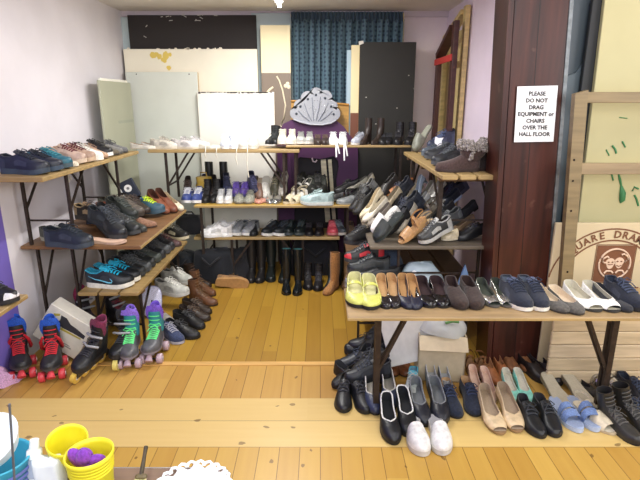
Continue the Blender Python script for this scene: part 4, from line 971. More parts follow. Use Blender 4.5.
# ================================================================ LEFT FLOOR
def skate(toe, label, up, plate, wheel, lining, lace, yaw, sides=1, inline=False, cuff=None, tilt=0, tail=None, L=.28, lean=0, stopper=None):
    LL = K['skate_boot']['L']; hgt = .085
    r = shoe('skate_boot', toe, label, up, plate, lining, yaw=yaw, tilt=tilt, roll=lean, laces=lace, side=sides, lift=hgt, wide=1.15, name='inline_skate' if inline else 'roller_skate', group='roller and inline skates on the floor', cat='inline skate' if inline else 'roller skate', L=L)
    pm = mat('metal', (60,60,64)); wm = mat('plastic', wheel); f = M()
    if inline:
        f.bbox((-.016, .02, -.05), (.016, LL-.01, .004), .004); put('frame', f, mat('plastic', plate), r)
        for i in range(4):
            y = .03+i*(LL-.05)/3; w_ = put('wheel', M().cyl((-.012, y, -.045), (.012, y, -.045), .038).lathe([(0.012,0),(.03,0)], 8, None, (0,y,-.3)) if False else M().cyl((-.012, y, -.045), (.012, y, -.045), .038), wm, r)
            put('hub', M().cyl((-.0135, y, -.045), (.0135, y, -.045), .014), mat('plastic', (230,228,222)), w_)
        bk = M()
        for f_ in (.35, .75): bk.tube([(-.045, .16-.08*f_, .07+.12*f_), (0, .2-.09*f_, .085+.12*f_), (.045, .16-.08*f_, .07+.12*f_)], .008, 6)
        put('buckle_strap', bk, mat('plastic', (150,152,156)), r)
        put('brake', M().bbox((-.014, -.04, -.06), (.014, .0, -.02), .005), mat('rubber', (30,30,32)), r)
    else:
        f.bbox((-.026, .01, -.012), (.026, LL-.02, .003), .003); f.bbox((-.014, .05, -.03), (.014, .08, -.01), .003); f.bbox((-.014, .20, -.03), (.014, .23, -.01), .003)
        put('plate', f, mat('plastic', plate), r)
        for y in (.05, .225):
            ax = put('axle', M().cyl((-.06, y, -.052), (.06, y, -.052), .006), pm, r)
            for s in (-1, 1):
                w_ = put('wheel', M().tube([(s*.032, y, -.052), (s*.036, y, -.052), (s*.06, y, -.052), (s*.064, y, -.052)], [.028, .033, .033, .028], 14), wm, r)
                put('hub', M().cyl((s*.0635, y, -.052), (s*.067, y, -.052), .014), mat('plastic', (236,206,206) if wheel[1] < 100 else (190,180,190)), w_)
        put('toe_stop', M().tube([(0, LL-.03, -.005), (0, LL+.005, -.04)], [.012, .022], 10), mat('rubber', stopper or wheel), r)
    for o in r.children:
        if o.name.startswith('shaft_lining') and cuff: o.material_slots[0].material = mat('fabric', cuff)
    if cuff:
        lst = Last(K['skate_boot'], sides); z1 = .185+lst.b(.1)
        cf = M(); L_ = LL
        rows = []
        for i in range(5):
            z = z1-.012+.05*i/4; rows.append([(lst.cx(.2)+(.385*lst.W-.006-.006*(i == 4))*math.cos(a), .175*L_+(.165*L_-.006)*math.sin(a), z+(.035*(i/4))*max(0, -math.sin(a))+.015*(i/4)*math.sin(a)) for a in [2*math.pi*j/18 for j in range(18)]])
        inner = [[(p[0]*.88+lst.cx(.2)*.12, p[1]*.88+.175*L_*.12, p[2]) for p in r_] for r_ in rows[::-1]]
        cf.grid(rows+inner+[[(p[0], p[1], p[2]-.08) for p in inner[-1]]], True, True); put('padded_cuff', cf, mat('fabric', cuff), r)
    if cuff:
        tg = M(); rw = []
        for i in range(7):
            f_ = i/6; wv = (.036+.014*math.sin(math.pi*min(1, f_*1.1)))*(1 if i < 6 else .6); z = .14+.135*f_; y = .265*LL+.02*f_
            rw.append([(lst.cx(.2)+wv*u, y-.012*u*u, z-(.02*u*u if i == 6 else 0)) for u in (-1, -.6, 0, .6, 1)])
        tg.grid(rw, True); tg.grid([[(p[0], p[1]-.008, p[2]) for p in r_] for r_ in rw], True); put('tongue', tg, mat('fabric', cuff), r)
    return r
RED = (206, 44, 56)
r1 = skate(P(23,383.5), 'left skate of the red laced quad pair with blue cuffs', (58,58,60), (70,66,66), (222,70,80), (40,80,190), RED, 28, 1, cuff=(34,84,186))
r2 = skate(P(52,384.5), 'right skate of the red laced quad pair with blue cuffs', (58,58,60), (70,66,66), (222,70,80), (40,80,190), RED, 22, -1, cuff=(34,84,186))
for r_ in (r1, r2):
    mm = M(); l = Last(K['skate_boot'], 1)
    for s in (-1, 1): mm.tube([(s*.045, .02, .03), (s*.05, .06, .06), (s*.046, .10, .12), (s*.03, .12, .16)], [.008, .010, .009, .006], 6)
    mm.tube([(-.02, -.004, .03), (0, -.008, .06), (.02, -.004, .03)], .01, 6); put('side_trim', mm, mat('leather', RED), r_)
r3 = skate(P(128,372.5), 'left skate of the grey quad pair with purple cuffs and green laces', (84,84,88), (130,124,134), (184,160,170), (124,92,196), (110,236,140), 8, 1, cuff=(134,104,206))
r4 = skate(P(149.5,367.5), 'right skate of the grey quad pair with purple cuffs and green laces', (84,84,88), (130,124,134), (184,160,170), (124,92,196), (110,236,140), 4, -1, cuff=(114,82,190))
for r_ in (r3, r4):
    for o in r_.children:
        if o.name.startswith('shaft') and 'lin' not in o.name and 'lac' not in o.name: o.material_slots[0].material = mat('leather', (46,130,138)); o['label'] = 'turquoise ankle of the skate'
skate(P(76,386), 'black inline skate with a yellow front wheel tipped toward the red pair', (40,42,48), (34,34,38), (232,196,90), (150,40,80), (60,60,66), -14, 1, True, (120,40,74), tilt=4, lean=-14)
skate(P(116,372), 'black inline skate standing left of the purple cuffed quads', (34,36,40), (36,36,40), (230,214,120), (50,50,54), (56,58,62), 0, -1, True, (40,40,46))
skate((-1.60, 3.25, 0), 'dark inline skate with pink trim under the left bench', (44,40,46), (40,38,42), (150,140,120), (160,50,84), (70,60,66), 40, 1, True, (140,44,80))
skate((-1.36, 3.36, 0), 'dark inline skate with reddish laces under the left bench', (40,38,42), (40,38,42), (120,110,100), (80,40,50), (120,44,56), 60, -1, True, (50,40,46))
# box of inline skates, pink cloth
a = P(66, 362, .0)
t = thing('skate_box', 'white carton with a picture of a skate leaning behind the red skates', 'box', (-1.86, 2.945, .186), (0, math.radians(35), 0))
put('carton', M().bbox((0, 0, 0), (.31, .12, .27), .004), mat('card', (218, 214, 200)), t)
pc = M(); pc.prism([(.08, .165), (.14, .16), (.21, .165), (.285, .165), (.285, .19), (.22, .205), (.17, .21), (.13, .235), (.09, .235), (.10, .20)], -.0012, 0)
put('printed_skate', pc, mat('card', (48, 46, 52)), t)
pc = M(); pc.prism([(.06, .145), (.14, .142), (.27, .15), (.27, .16), (.14, .157), (.06, .16)], -.0015, 0); pc.prism([(.05, .20), (.085, .225), (.08, .24), (.045, .22)], -.0015, 0)
put('printed_stripe', pc, mat('card', (176, 160, 70)), t)
pc = M(); pc.box((.19, -.0012, .05), (.25, 0, .058)); pc.box((.19, -.0012, .065), (.235, 0, .071)); put('printed_lines', pc, mat('card', (150, 146, 140)), t)
cl2 = M(); rows = []
c0 = P(3, 386, 0)
for i in range(8):
    rr_ = .11*(1-i/7); rows.append([(c0.x-.05+(rr_*1.1)*math.cos(a)*(1+.2*math.sin(3*a+i)), c0.y+.04+rr_*.8*math.sin(a)*(1+.15*math.sin(5*a)), .001+.11*(i/7)**.7+.012*math.sin(4*a+i)) for a in [2*math.pi*k/20 for k in range(20)]])
tag(put('pink_cloth', M().grid(rows, True, True), mat('fabric', (216, 170, 206))), 'pink cloth bundle on the floor left of the red skates', 'cloth')
# heap by the left aisle
GROUP = 'shoes on the left floor'
one('canvas', (182,344.5), 0, 'navy canvas shoe with a pale sole right of the purple cuffed skates', (54,64,96), (176,176,190), (40,46,66), yaw=48, fin='fabric', laces=(160,160,172))
pair('lace_up', (199,339), (205,329), 0, 'big black leather lace ups pointing at the aisle', (32,32,34), BKS, (30,30,32), yaw=62, L=.30, words=('near one of the ', 'far one of the '))
pair('lace_up', (210,321), (212,314), 0, 'dark brown worn lace ups behind the black ones', (66,50,40), (38,30,26), (52,40,34), yaw=66, words=('near one of the ', 'far one of the '))
pair('ankle_boot', (217,306), (216,296), 0, 'brown leather ankle boots pointing at the aisle', (98,64,42), (52,36,28), (70,48,34), yaw=64, words=('near one of the ', 'far one of the '), laces=(110,84,58))
one('ankle_boot', (211,288), 0, 'dark brown boot behind the brown ankle boots', (62,44,34), (40,30,26), (50,36,30), yaw=66)
pair('trainer', (189,302), (193,290), .06, 'pale grey trainers on top of the left floor heap', (188,188,180), (206,204,196), (120,120,116), yaw=70, laces=(214,212,204), L=.31, words=('near one of the ', 'far one of the '), lift=.05)
one('loafer', (172,326), .03, 'grey shoe with an orange insole in the left floor heap', (150,146,140), (120,112,104), (206,112,56), yaw=40, tilt=-4)
one('lace_up', (160,304), .02, 'black shoe at the back of the left floor heap', (30,32,36), BKS, (36,36,38), yaw=52)
one('trainer', (172,280), .0, 'black trainer in the dark below the left bench', (32,34,38), (40,42,44), (40,40,42), yaw=60)
one('lace_up', (186,272), .0, 'black lace up in the corner below the left bench', (30,30,33), BKS, (36,36,38), yaw=44)
t = thing('padded_insert', 'lavender white pad standing among the left floor shoes', 'pad', P(152, 318, .0), (-.3, .15, .5))
rows = [[(.075*math.copysign(abs(math.cos(a))**.7, math.cos(a))*s_, y_, .13+.12*math.copysign(abs(math.sin(a))**.7, math.sin(a))*s_) for a in [2*math.pi*k/20 for k in range(20)]] for s_, y_ in ((.1, 0), (.9, -.002), (1, .008), (1, .02), (.9, .03), (.1, .032))]
put('pad', M().grid(rows, True, True), mat('fabric', (206, 206, 228)), t)
put('piping', M().tube([rows[2][k % 20] for k in range(21)], .004, 5), mat('fabric', (170, 170, 200)), t)

GROUP = 'shoe on the plank shelf'
pp = P(17, 304, .60)
one('trainer', pp, 0, 'black trainer with a white side patch on the plank end by the purple wall', (36,36,40), (40,40,42), (30,30,34), yaw=72, L=.28, acc=(230,230,232), cap=(226,226,228))

# ================================================================ BACK: top row
GROUP = 'row on the top back tables'; Z = ZT-.006
wl = [(150,'flat','cream white flat at the left end of the top back row',(206,200,188),90),(160,'flat','white flat second on the top back row',(212,208,200),84),(170,'canvas','ivory canvas shoe third on the top back row',(200,194,180),86),
 (180,'flat','white leather flat fourth on the top back row',(214,210,204),80),(191,'canvas','off white canvas shoe fifth on the top back row',(204,200,196),84),(201,'canvas','white laced canvas shoe left of the wide white board edge',(216,214,212),80),
 (212,'flat','ivory flat below the bright white board',(206,202,188),84)]
for i, (px_, kd, lb, c_, yw) in enumerate(wl):
    one(kd, at(px_+9, 4.46+.03*(i % 2), Z), 0, lb, c_, (206,196,176), (170,150,128), yaw=yw, L=.25, lift=0)
pair('canvas', at(224,4.43,Z), at(233,4.43,Z), Z, 'pale blue white canvas shoes on the top back row', (206,212,224), (236,236,234), (150,160,180), fin='fabric', laces=(226,228,234))
pair('canvas', at(243,4.42,Z), at(253,4.42,Z), Z, 'light grey canvas shoes with long hanging laces', (206,202,190), (226,222,210), (160,150,136), fin='fabric', laces=(236,232,222), yaw=8)
for k, (pp, lb) in enumerate(((at(205,4.39,Z), 'thin cream lace hanging off the shelf edge under the white shoes'), (at(216,4.39,Z), 'short white lace hanging next to the thin cream one'), (at(236,4.39,Z), 'long pale lace dangling below the pale blue canvas shoes'), (at(247,4.39,Z), 'longest pale lace dangling beside the trestle legs'))):
    m_ = M(); l_ = (.07, .07, .13, .24)[k]; x, y, z = pp
    m_.tube([(x, y+.04, z+.03), (x+.005, y+.0, z+.008), (x+.004, y-.006, z-.02), (x-.006, y-.008, z-.5*l_), (x+.008, y-.006, z-l_)], .005, 5)
    tag(put('shoe_lace', m_, mat('cotton', (226, 220, 204))), lb, 'shoe lace', 'laces hanging from the top back row')
Z2 = ZT+.026
pair('ankle_boot', at(266,4.53,Z2), at(276,4.53,Z2), Z2, 'small black boots standing next to the painted panel', (36,38,38), BKS, (30,30,30), L=.22, yaw=-30, yawb=10)
pair('hightop', at(282,4.48,Z2), at(291,4.48,Z2), Z2, 'cream white trainers right of the small black boots', (232,226,208), (238,234,222), (190,180,160), L=.25)
pair('trainer', at(301,4.48,Z2), at(309,4.48,Z2), Z2, 'silver and black patterned trainers below the silver crown', (170,170,164), (216,212,204), (80,80,80), L=.24, acc=(60,60,62))
pair('lace_up', at(318,4.48,Z2), at(325,4.48,Z2), Z2, 'dark brown small shoes right of the patterned trainers', (70,52,46), (50,40,36), (50,38,34), L=.23)
pair('canvas', at(334,4.48,Z2), at(343,4.48,Z2), Z2, 'white shoes with white laces hanging over the plank', (242,242,240), (240,238,232), (196,196,196), L=.24)
one('canvas', at(352,4.48,Z2), 0, 'blue grey and white shoe right of the hanging laces', (176,180,190), (220,216,210), (90,94,110), L=.24, yaw=-40)
for k, (px_, dz, lb) in enumerate(((336, .10, 'white ribbon lace hanging left of its twin from the plank'), (344, .13, 'white ribbon lace hanging right of its twin from the plank'))):
    x, y, z = at(px_, 4.44, Z2); m_ = M()
    for (o_, l_) in ((0, dz), (.012, dz*.7)): m_.tube([(x+o_, y+.06, z+.045), (x+o_, y+.01, z+.012), (x+o_*1.5, y-.004, z-.02), (x+o_*2.2+.005, y-.006, z-l_)], .007, 5)
    tag(put('ribbon_lace', m_, mat('cotton', (244, 244, 244))), lb, 'shoe lace', 'white laces on the plank')
pair('heel_boot', at(360,4.48,Z2), at(372,4.48,Z2), Z2, 'slim dark brown ankle boots before the charcoal board', (66,52,44), (46,38,34), (56,44,38), L=.215, yaw=-30, words=('left one of the ', 'right one of the '))
pair('lace_up', at(382,4.48,Z2), at(388,4.50,Z2), Z2, 'black shoes in the middle of the charcoal board row', (40,40,42), BKS, (36,36,36), L=.26, yaw=-8)
pair('ankle_boot', at(396,4.47,Z2), at(408,4.47,Z2), Z2, 'black ankle boots at the right end of the charcoal board row', (34,33,36), BKS, (30,30,30), L=.26, yaw=-18)

# ================================================================ BACK: middle row
GROUP = 'colourful row on the middle back table'; Z = ZM; MIDSCALE = 1.1
YB = 4.40
pair('trainer', at(185,YB,Z), at(195,YB,Z), Z, 'royal blue and white trainers on the middle back table', (60,76,140), (224,224,226), (40,46,80), laces=(226,226,230), L=.25, acc=(210,212,222))
pair('ankle_boot', at(204,YB+.03,Z), at(213,YB+.03,Z), Z, 'small black lace boots beside the royal blue trainers', (36,34,36), BKS, (40,38,38), L=.24)
pair('tall_boot', (*at(207,YB+.27,Z)[:2], Z), (*at(221,YB+.27,Z)[:2], Z), Z, 'short black wellingtons behind the small black lace boots', (38,38,38), BKS, (44,44,42), L=.2)
pair('hightop', at(219,YB,Z), at(227,YB,Z), Z, 'white and grey baby trainers with a white toe', (222,222,220), (238,238,236), (120,124,130), L=.2, wide=.9)
pair('trainer', at(235,YB+.12,Z), at(243,YB+.12,Z), Z, 'violet and blue trainers behind the snakeskin pair', (84,60,138), (60,56,110), (60,40,96), L=.25, laces=(120,96,190), lift=.035)
pair('lace_up', at(238,YB,Z), at(248,YB,Z), Z, 'grey snakeskin pattern shoes in the middle back row', (150,150,136), (120,110,96), (110,108,96), fin='snake', L=.25, wide=1.05)
pair('flat', at(258,YB,Z), at(263,YB+.05,Z), Z, 'salmon pink flats right of the snakeskin pair', (204,144,124), (160,110,90), (214,170,150), L=.22)
one('slipper', at(259,YB+.16,Z), 0, 'brown slipper standing behind the salmon pink flats', (124,96,80), (120,90,70), (176,160,140), L=.26, tilt=35)
pair('court', at(269,YB,Z), at(276,YB,Z), Z, 'silver court shoes before the crossed trestle legs', (190,192,192), (150,148,142), (170,164,150), fin='chrome', L=.24)
one('slipper', at(265,YB+.18,Z), 0, 'white slipper propped up behind the silver court shoes', (222,220,208), (210,206,190), (204,200,186), tilt=40, L=.26)
pair('wedge_sandal', at(284,YB,Z), at(291,YB,Z), Z, 'cream wedge sandals right of the silver court shoes', (220,208,178), (206,190,158), (210,196,166), L=.24, yaw=-30)
pair('sandal', at(292,YB+.12,Z), at(299,YB+.12,Z), Z, 'white strapped sandals propped behind the cream wedges', (232,228,216), (190,180,160), (214,206,190), L=.24, tilt=24, yaw=-30)
pair('hightop', at(312,YB+.14,Z), at(322,YB+.14,Z), Z, 'olive black high tops behind the pale aqua trainer', (62,64,56), (46,46,42), (40,40,38), L=.28, lift=.05)
one('lace_up', at(303,YB+.16,Z), 0, 'dark olive shoe left of the olive black high tops', (58,58,50), (40,40,36), (36,36,34), L=.28, lift=.06)
one('trainer', at(300,YB+.0,Z), 0, 'pale aqua trainer lying sideways on the middle back table', (170,192,190), (214,220,214), (130,160,160), yaw=-92, L=.275, side=-1)
pair('sandal', at(326,YB+.10,Z), at(330,YB+.2,Z), Z, 'black strap sandals right of the olive high tops', (36,32,32), (150,140,120), (60,52,46), yaw=-86, yawb=-92, lift=.02, words=('near one of the ', 'far one of the '))
one('loafer', at(336,YB+.02,Z), 0, 'silver grey flat shoe at the front right of the middle back table', (118,122,122), (170,170,162), (60,62,62), yaw=-84, L=.28)
pair('slipon', at(348,YB+.04,Z), at(347,YB+.14,Z), Z, 'black pale soled slip ons ending the middle back row', (42,42,42), (196,192,180), (60,60,58), yaw=-70, tilt=16, L=.28, words=('near one of the ', 'far one of the '))
MIDSCALE = 1.0
for (px_, kd, c_, lb, yw, tl, lf) in ((188,'lace_up',(70,54,46),'brown lace up behind the royal blue trainers',10,24,.02),(199,'trainer',(50,56,84),'dark blue trainer behind the small black lace boots',-10,26,.02),(211,'loafer',(60,46,42),'dark brown loafer peeping between black boots and wellingtons',0,30,.02),
  (229,'hightop',(60,64,90),'indigo high top behind the baby trainers',14,18,.03),(251,'flat',(190,170,140),'beige flat between snakeskin and salmon pairs',-10,30,.02),(256,'trainer',(56,58,84),'navy trainer at the back behind the brown slipper',20,30,.04),
  (274,'lace_up',(84,82,66),'olive lace up behind the silver court shoes',-8,36,.03),(281,'flat',(206,200,186),'off white flat tilted up behind the cream wedges',-14,44,.03),(296,'lace_up',(66,64,58),'charcoal shoe at the back left of the dark olive one',-20,24,.06),
  (318,'trainer',(58,58,54),'dull grey trainer between the olive high tops',0,20,.07),(334,'lace_up',(44,42,42),'black lace up stacked over the strap sandals',-76,10,.07),(344,'flat',(160,156,140),'pale grey flat stacked above the black slip ons',-70,20,.07),(354,'court',(190,182,160),'cream edged court shoe at the right end of the middle back row',-66,26,.04)):
    one(kd, (*at(px_, YB+.19, Z)[:2], Z), 0, lb, c_, tuple(int(v*.7) for v in c_), tuple(int(v*.65) for v in c_), yaw=yw, tilt=tl, lift=lf, L=.26)
t = thing('carrier_bag', 'mustard yellow bag behind the small black boots', 'bag', (at(204,4.62,Z)[0], 4.66, Z))
m_ = M(); rows = []
for i in range(9):
    z = .21*i/8; rows.append([((.075+.012*math.sin(5*a+i))*math.copysign(abs(math.cos(a))**.6, math.cos(a))*(1-.15*i/8), (.04+.008*math.sin(3*a+2*i))*math.copysign(abs(math.sin(a))**.6, math.sin(a)), z) for a in [2*math.pi*k/24 for k in range(24)]])
m_.grid(rows, True, True); m_.add(rows[-1], [tuple(range(24))]); put('bag_body', m_, mat('plastic', (178,148,60), .5), t)
put('handle', M().tube([(-.03, 0, .205), (-.025, 0, .25), (.025, 0, .25), (.03, 0, .205)], .006), mat('plastic', (178,148,60), .5), t)

# ================================================================ BACK: low bench
GROUP = 'trainers on the low back bench'; Z = ZL; YB = 4.45
def bagm(w_, d_, h_, n=24, seed=0, sq=.6, top=.7):
    r_ = random.Random(seed); rows = []; ph = [r_.uniform(0, 6) for _ in range(4)]
    for i in range(10):
        f_ = i/9; s_ = (1-(1-top)*f_**2) * (1 if i < 9 else .3)
        rows.append([((w_*s_*(1+.08*math.sin(3*a+ph[0]+4*f_)))*math.copysign(abs(math.cos(a))**sq, math.cos(a)), (d_*s_*(1+.12*math.sin(4*a+ph[1]+3*f_)))*math.copysign(abs(math.sin(a))**sq, math.sin(a)), h_*min(1, f_*1.08)*(1+.05*math.sin(2*a+ph[2]))) for a in [2*math.pi*k/n for k in range(n)]])
    m_ = M().grid(rows, True, True); m_.add(rows[-1], [tuple(range(n))]); m_.add(rows[0], [tuple(range(n-1, -1, -1))]); return m_
t = thing('shoe_bag', 'black bag slumped on the left end of the low back bench', 'bag', (at(190,4.6,Z)[0], 4.62, Z))
put('bag_body', bagm(.13, .09, .17, seed=4), mat('fabric', (30,31,36)), t); put('handle', M().tube([(-.06,0,.15),(-.04,-.02,.2),(.03,-.02,.2),(.06,0,.15)], .008), mat('fabric', (26,26,30)), t)
pair('trainer', at(201,YB-.0,Z), at(206,YB+.12,Z), Z, 'bright white trainers lying sideways on the low back bench', (240,240,238), (238,238,236), (200,200,200), yaw=-84, yawb=-80, L=.29, laces=(236,236,234), words=('near one of the ', 'far one of the '))
one('slipper', at(229,YB-.005,Z), 0, 'small white sole lying before the bright white trainers', (232,232,228), (236,236,232), (230,230,226), L=.18, yaw=70)
pair('trainer', at(233,YB,Z), at(244,YB,Z), Z, 'grey mesh trainers with white soles on the low back bench', (150,154,158), (232,232,228), (90,94,98), L=.27, yaw=-20)
one('lace_up', at(252,YB,Z), 0, 'black pointed shoe right of the grey mesh trainers', (48,52,58), BKS, (40,42,46))
pair('trainer', at(262,YB,Z), at(274,YB,Z), Z, 'black trainers with white soles on the low back bench', (40,46,52), (226,226,222), (36,40,44), yaw=-42, L=.28)
pair('trainer', at(287,YB,Z), at(298,YB,Z), Z, 'dark green black trainers right of the white soled ones', (40,50,52), (70,78,80), (34,40,42), L=.27, yaw=-10)
pair('lace_up', at(309,YB,Z), at(319,YB,Z), Z, 'dull black shoes near the right end of the low back bench', (38,36,38), (50,46,48), (40,36,38), L=.26)
one('trainer', at(333,YB,Z), 0, 'coral pink trainer at the right end of the low back bench', (206,84,96), (196,120,120), (150,50,60), L=.26, wide=1.15, laces=(226,120,126))
one('trainer', at(344,YB+.01,Z), 0, 'grey black trainer right of the coral pink one', (74,80,84), (200,196,184), (50,54,56), L=.27, yaw=20)
one('slipon', at(352,YB+.04,Z), 0, 'beige shoe at the end behind the grey black trainer', (150,128,100), (120,100,80), (110,94,76), L=.26)

# ================================================================ BACK: floor under the benches
GROUP = 'boots on the floor under the back bench'
t = shoe('trainer', (0, 0, 0), 'tan suede shoe lying on its side with the sole toward the room', (160,118,72), (176,134,84), (120,90,60), side=1, fin='suede', L=.30)
p = P(231, 291, 0); t.location = (p.x-.15, p.y+.06, .055); t.rotation_euler = Euler((math.radians(-88), math.radians(8), math.radians(-88)), 'XYZ')
t.rotation_euler = (Matrix.Rotation(math.radians(4), 3, 'Y') @ Matrix.Rotation(math.radians(-90), 3, 'Z') @ Matrix.Rotation(math.radians(-84), 3, 'Y')).to_euler()
pair('tall_boot', (250,284), (259,284), 0, 'dark slim boots left of the green black wellingtons', (46,44,44), BKS, (60,58,56), L=.26, words=('left one of the ', 'right one of the '))
pair('tall_boot', (270,283), (283,284), 0, 'tall green black wellingtons with pale rims', (38,46,44), (30,34,34), (60,64,60), L=.29)
pair('tall_boot', (286,296), (297,296.5), 0, 'shiny black wellingtons standing furthest forward at the back', (30,36,38), BKS, (60,110,110), L=.25, fin='patent')
pair('ankle_boot', (308,291), (318,292), 0, 'dull black ankle boots right of the shiny wellingtons', (38,36,38), BKS, (36,34,36), L=.27)
pair('heel_boot', (325,295), (333,288), 0, 'black green slouch boots left of the tan boot', (36,42,40), BKS, (30,32,32), L=.26, yaw=-20)
one('tall_boot', (324,296), 0, 'tan suede boot standing beside the black slouch boots', (166,116,66), (120,84,52), (120,84,50), L=.235, fin='suede', yaw=-32)
one('heel_boot', (345,291), 0, 'brown lace boot half hidden right of the tan boot', (120,92,62), (70,52,40), (80,62,44), L=.25, yaw=-10)
one('trainer', (352,298), 0, 'light grey trainer on the floor beside the right bench', (176,176,172), (214,212,206), (110,110,108), yaw=-30, L=.26)
for (px_, py_, w_, d_, h_, c_, lb, sd) in ((214,280,.20,.13,.30,(20,23,30),'dark blue holdall in the back left corner under the bench',2),(186,276,.14,.12,.24,(34,38,44),'black rucksack in the corner under the left bench',5),(238,275,.14,.12,.27,(36,36,40),'black soft bag behind the tan suede shoe',9),(316,272,.26,.12,.34,(30,30,36),'black bin bag behind the ankle boots',12)):
    p = P(px_, py_, 0); t = thing('holdall', lb, 'bag', (p.x, max(p.y, 4.5), 0), (0,0,0), 'dark bags under the back bench')
    put('bag_body', bagm(w_, d_, h_, seed=sd), mat('fabric', c_), t)
    put('handle', M().tube([(-w_*.5, -d_*.5, h_*.85), (-w_*.3, -d_*1.05, h_*.8), (0, -d_*1.15, h_*.62), (w_*.3, -d_*1.05, h_*.8), (w_*.5, -d_*.5, h_*.85)], .01), mat('fabric', (26,26,30)), t)
for (x, y, z, lb) in ((.02, 4.40, .30, 'blue patterned cloth scrap lying over the black slouch boots'),):
    pass

# ================================================================ RIGHT: top plank
GROUP = 'shoes on the right top plank'; Z = ZT-.02
shoe('fur_boot', P(435.5,171.5,Z), 'near brown boot with grey fur cuff on the right top plank', (76,58,54), (64,50,46), (120,110,104), yaw=-86, fin='suede', side=-1, L=.275)
shoe('fur_boot', (.875,3.16,Z), 'far brown boot with grey fur cuff on the right top plank', (66,50,48), (56,44,42), (120,110,104), yaw=-82, fin='suede', side=1, L=.285)
pair('trainer', P(431,166,Z), P(425,160,Z), Z, 'dark grey trainers left of the fur boots', (66,70,74), (80,84,86), (50,52,56), yaw=-74, L=.28, words=('near one of the ', 'far one of the '))
one('trainer', P(421,157,Z), 0, 'slate blue trainer behind the dark grey trainers', (84,94,104), (96,104,110), (60,66,74), yaw=-76, L=.27)
one('slipper', P(415,152,Z), 0, 'olive grey slipper leaning up behind the slate blue trainer', (128,130,116), (120,120,108), (150,152,136), yaw=-60, tilt=52, L=.27)
pair('hightop', P(427,156,Z), P(432,151,Z), Z, 'navy blue high tops at the back of the right top plank', (52,60,82), (70,76,88), (40,46,60), yaw=-60, L=.27, lift=.05)
m_ = M(); c0 = P(436, 158, Z); pts = [(-.03,0),(-.01,-.012),(.0,-.05),(.012,-.03),(.03,-.02),(.02,.02),(.032,.045),(-.005,.04),(-.03,.05),(-.034,.02)]
m_.prism(pts, -.002, .002); o = put('paper_tag', m_, mat('card', (240, 240, 244))); o.location = (c0.x, c0.y-.06, Z+.115); o.rotation_euler = (-.2, 0, -.5)
tag(o, 'crumpled white paper tag among the dark trainers on the right plank', 'tag')

# ================================================================ RIGHT: middle table heap
GROUP = 'heap on the right middle table'; Z = ZM; MIDSCALE = .9
def lean(kind, px_, py_, Y, lb, up, so_=(60,56,52), ln_=None, **kw):
    p = PY(px_, py_, Y); kw.setdefault('yaw', -70); kw.setdefault('tilt', 34)
    return one(kind, (p.x, Y, max(Z, p.z)), 0, lb, up, so_, ln_, **kw)
lean('lace_up', 350,212, 4.05, 'black lace up at the far left of the right hand heap', (44,42,42), BKS, (40,38,38))
lean('trainer', 357,207, 4.12, 'grey black trainer sole up behind the cream court shoe', (96,96,92), (80,80,78), (70,70,66), tilt=40)
lean('court', 360,219, 3.85, 'cream pointed court shoe on the heap', (220,208,176), (190,176,146), (206,190,156), L=.30)
lean('flat', 363,226, 3.70, 'ivory flat below the cream court shoe', (226,218,196), (180,168,146), (200,190,166), L=.29)
lean('flat', 368,232, 3.56, 'grey beige flat below the ivory one', (140,130,116), (80,72,66), (120,110,98), L=.26)
lean('clog', 374,238, 3.34, 'white clog with holes behind the black slipper', (236,234,228), (226,224,218), (206,204,198), tilt=40, L=.28)
lean('slipper', 375,247, 3.16, 'black green slipper sole toward the aisle on the near left corner', (44,52,52), (52,60,58), (40,46,46), tilt=38, L=.30, yaw=-62)
lean('wedge_sandal', 399,246, 3.12, 'tan wedge sandal on the near edge of the heap', (176,132,84), (186,144,96), (160,120,78), tilt=26, yaw=-66, L=.27)
lean('trainer', 419,247, 3.10, 'black and silver trainer at the near edge of the heap', (70,72,72), (190,190,186), (60,60,60), tilt=20, yaw=-70, L=.29, acc=(176,176,172))
lean('wedge_sandal', 404,247, 3.22, 'beige sandal behind the tan wedge', (196,170,130), (186,160,120), (190,164,124), tilt=18, yaw=-74, L=.26)
lean('court', 388,222, 3.55, 'black court shoe in the middle of the heap', (34,34,38), BKS, (50,48,48), tilt=42)
lean('trainer', 397,224, 3.42, 'navy black trainer in the middle of the heap', (44,48,60), (56,60,70), (36,40,50), tilt=38)
lean('canvas', 393,205, 3.90, 'dark navy canvas shoe high on the heap', (42,46,60), (60,62,70), (40,42,54), tilt=42)
lean('sandal', 386,196, 4.05, 'orange tan sandal strap shoe along the back of the heap', (176,116,70), (170,112,66), (170,120,76), tilt=12, yaw=-78, L=.28)
lean('peep', 404,207, 3.82, 'silver beige peep toe on the heap', (190,182,164), (150,140,120), (160,150,130), tilt=44)
lean('peep', 410,219, 3.62, 'pale grey peep toe on the heap', (196,196,192), (150,150,146), (150,150,146), tilt=42, fin='leather')
lean('court', 412,204, 3.74, 'light blue grey court shoe upright on the heap', (150,164,176), (110,120,130), (140,150,160), tilt=52)
lean('peep', 426,205, 3.72, 'white peep toe at the back of the heap by the leg', (226,224,214), (190,186,172), (200,196,184), tilt=44)
lean('sandal', 422,222, 3.46, 'grey strap sandal beside the silver trainer', (130,126,118), (100,96,90), (110,106,98), tilt=34)
lean('slipon', 436,216, 3.50, 'navy slip on between the plank legs', (44,50,66), (150,164,190), (40,44,56), tilt=34)
lean('trainer', 444,208, 3.72, 'dark blue trainer at the back between the plank legs', (48,54,70), (60,66,80), (40,46,58), tilt=36)
lean('slipper', 441,240, 3.20, 'cream soled slipper lying between the plank legs', (204,190,160), (216,204,176), (206,192,164), tilt=4, yaw=-84, L=.24)
lean('lace_up', 456,243, 3.2, 'black shoe at the right end of the middle right table', (36,36,40), BKS, (40,40,42), tilt=10, yaw=-80)
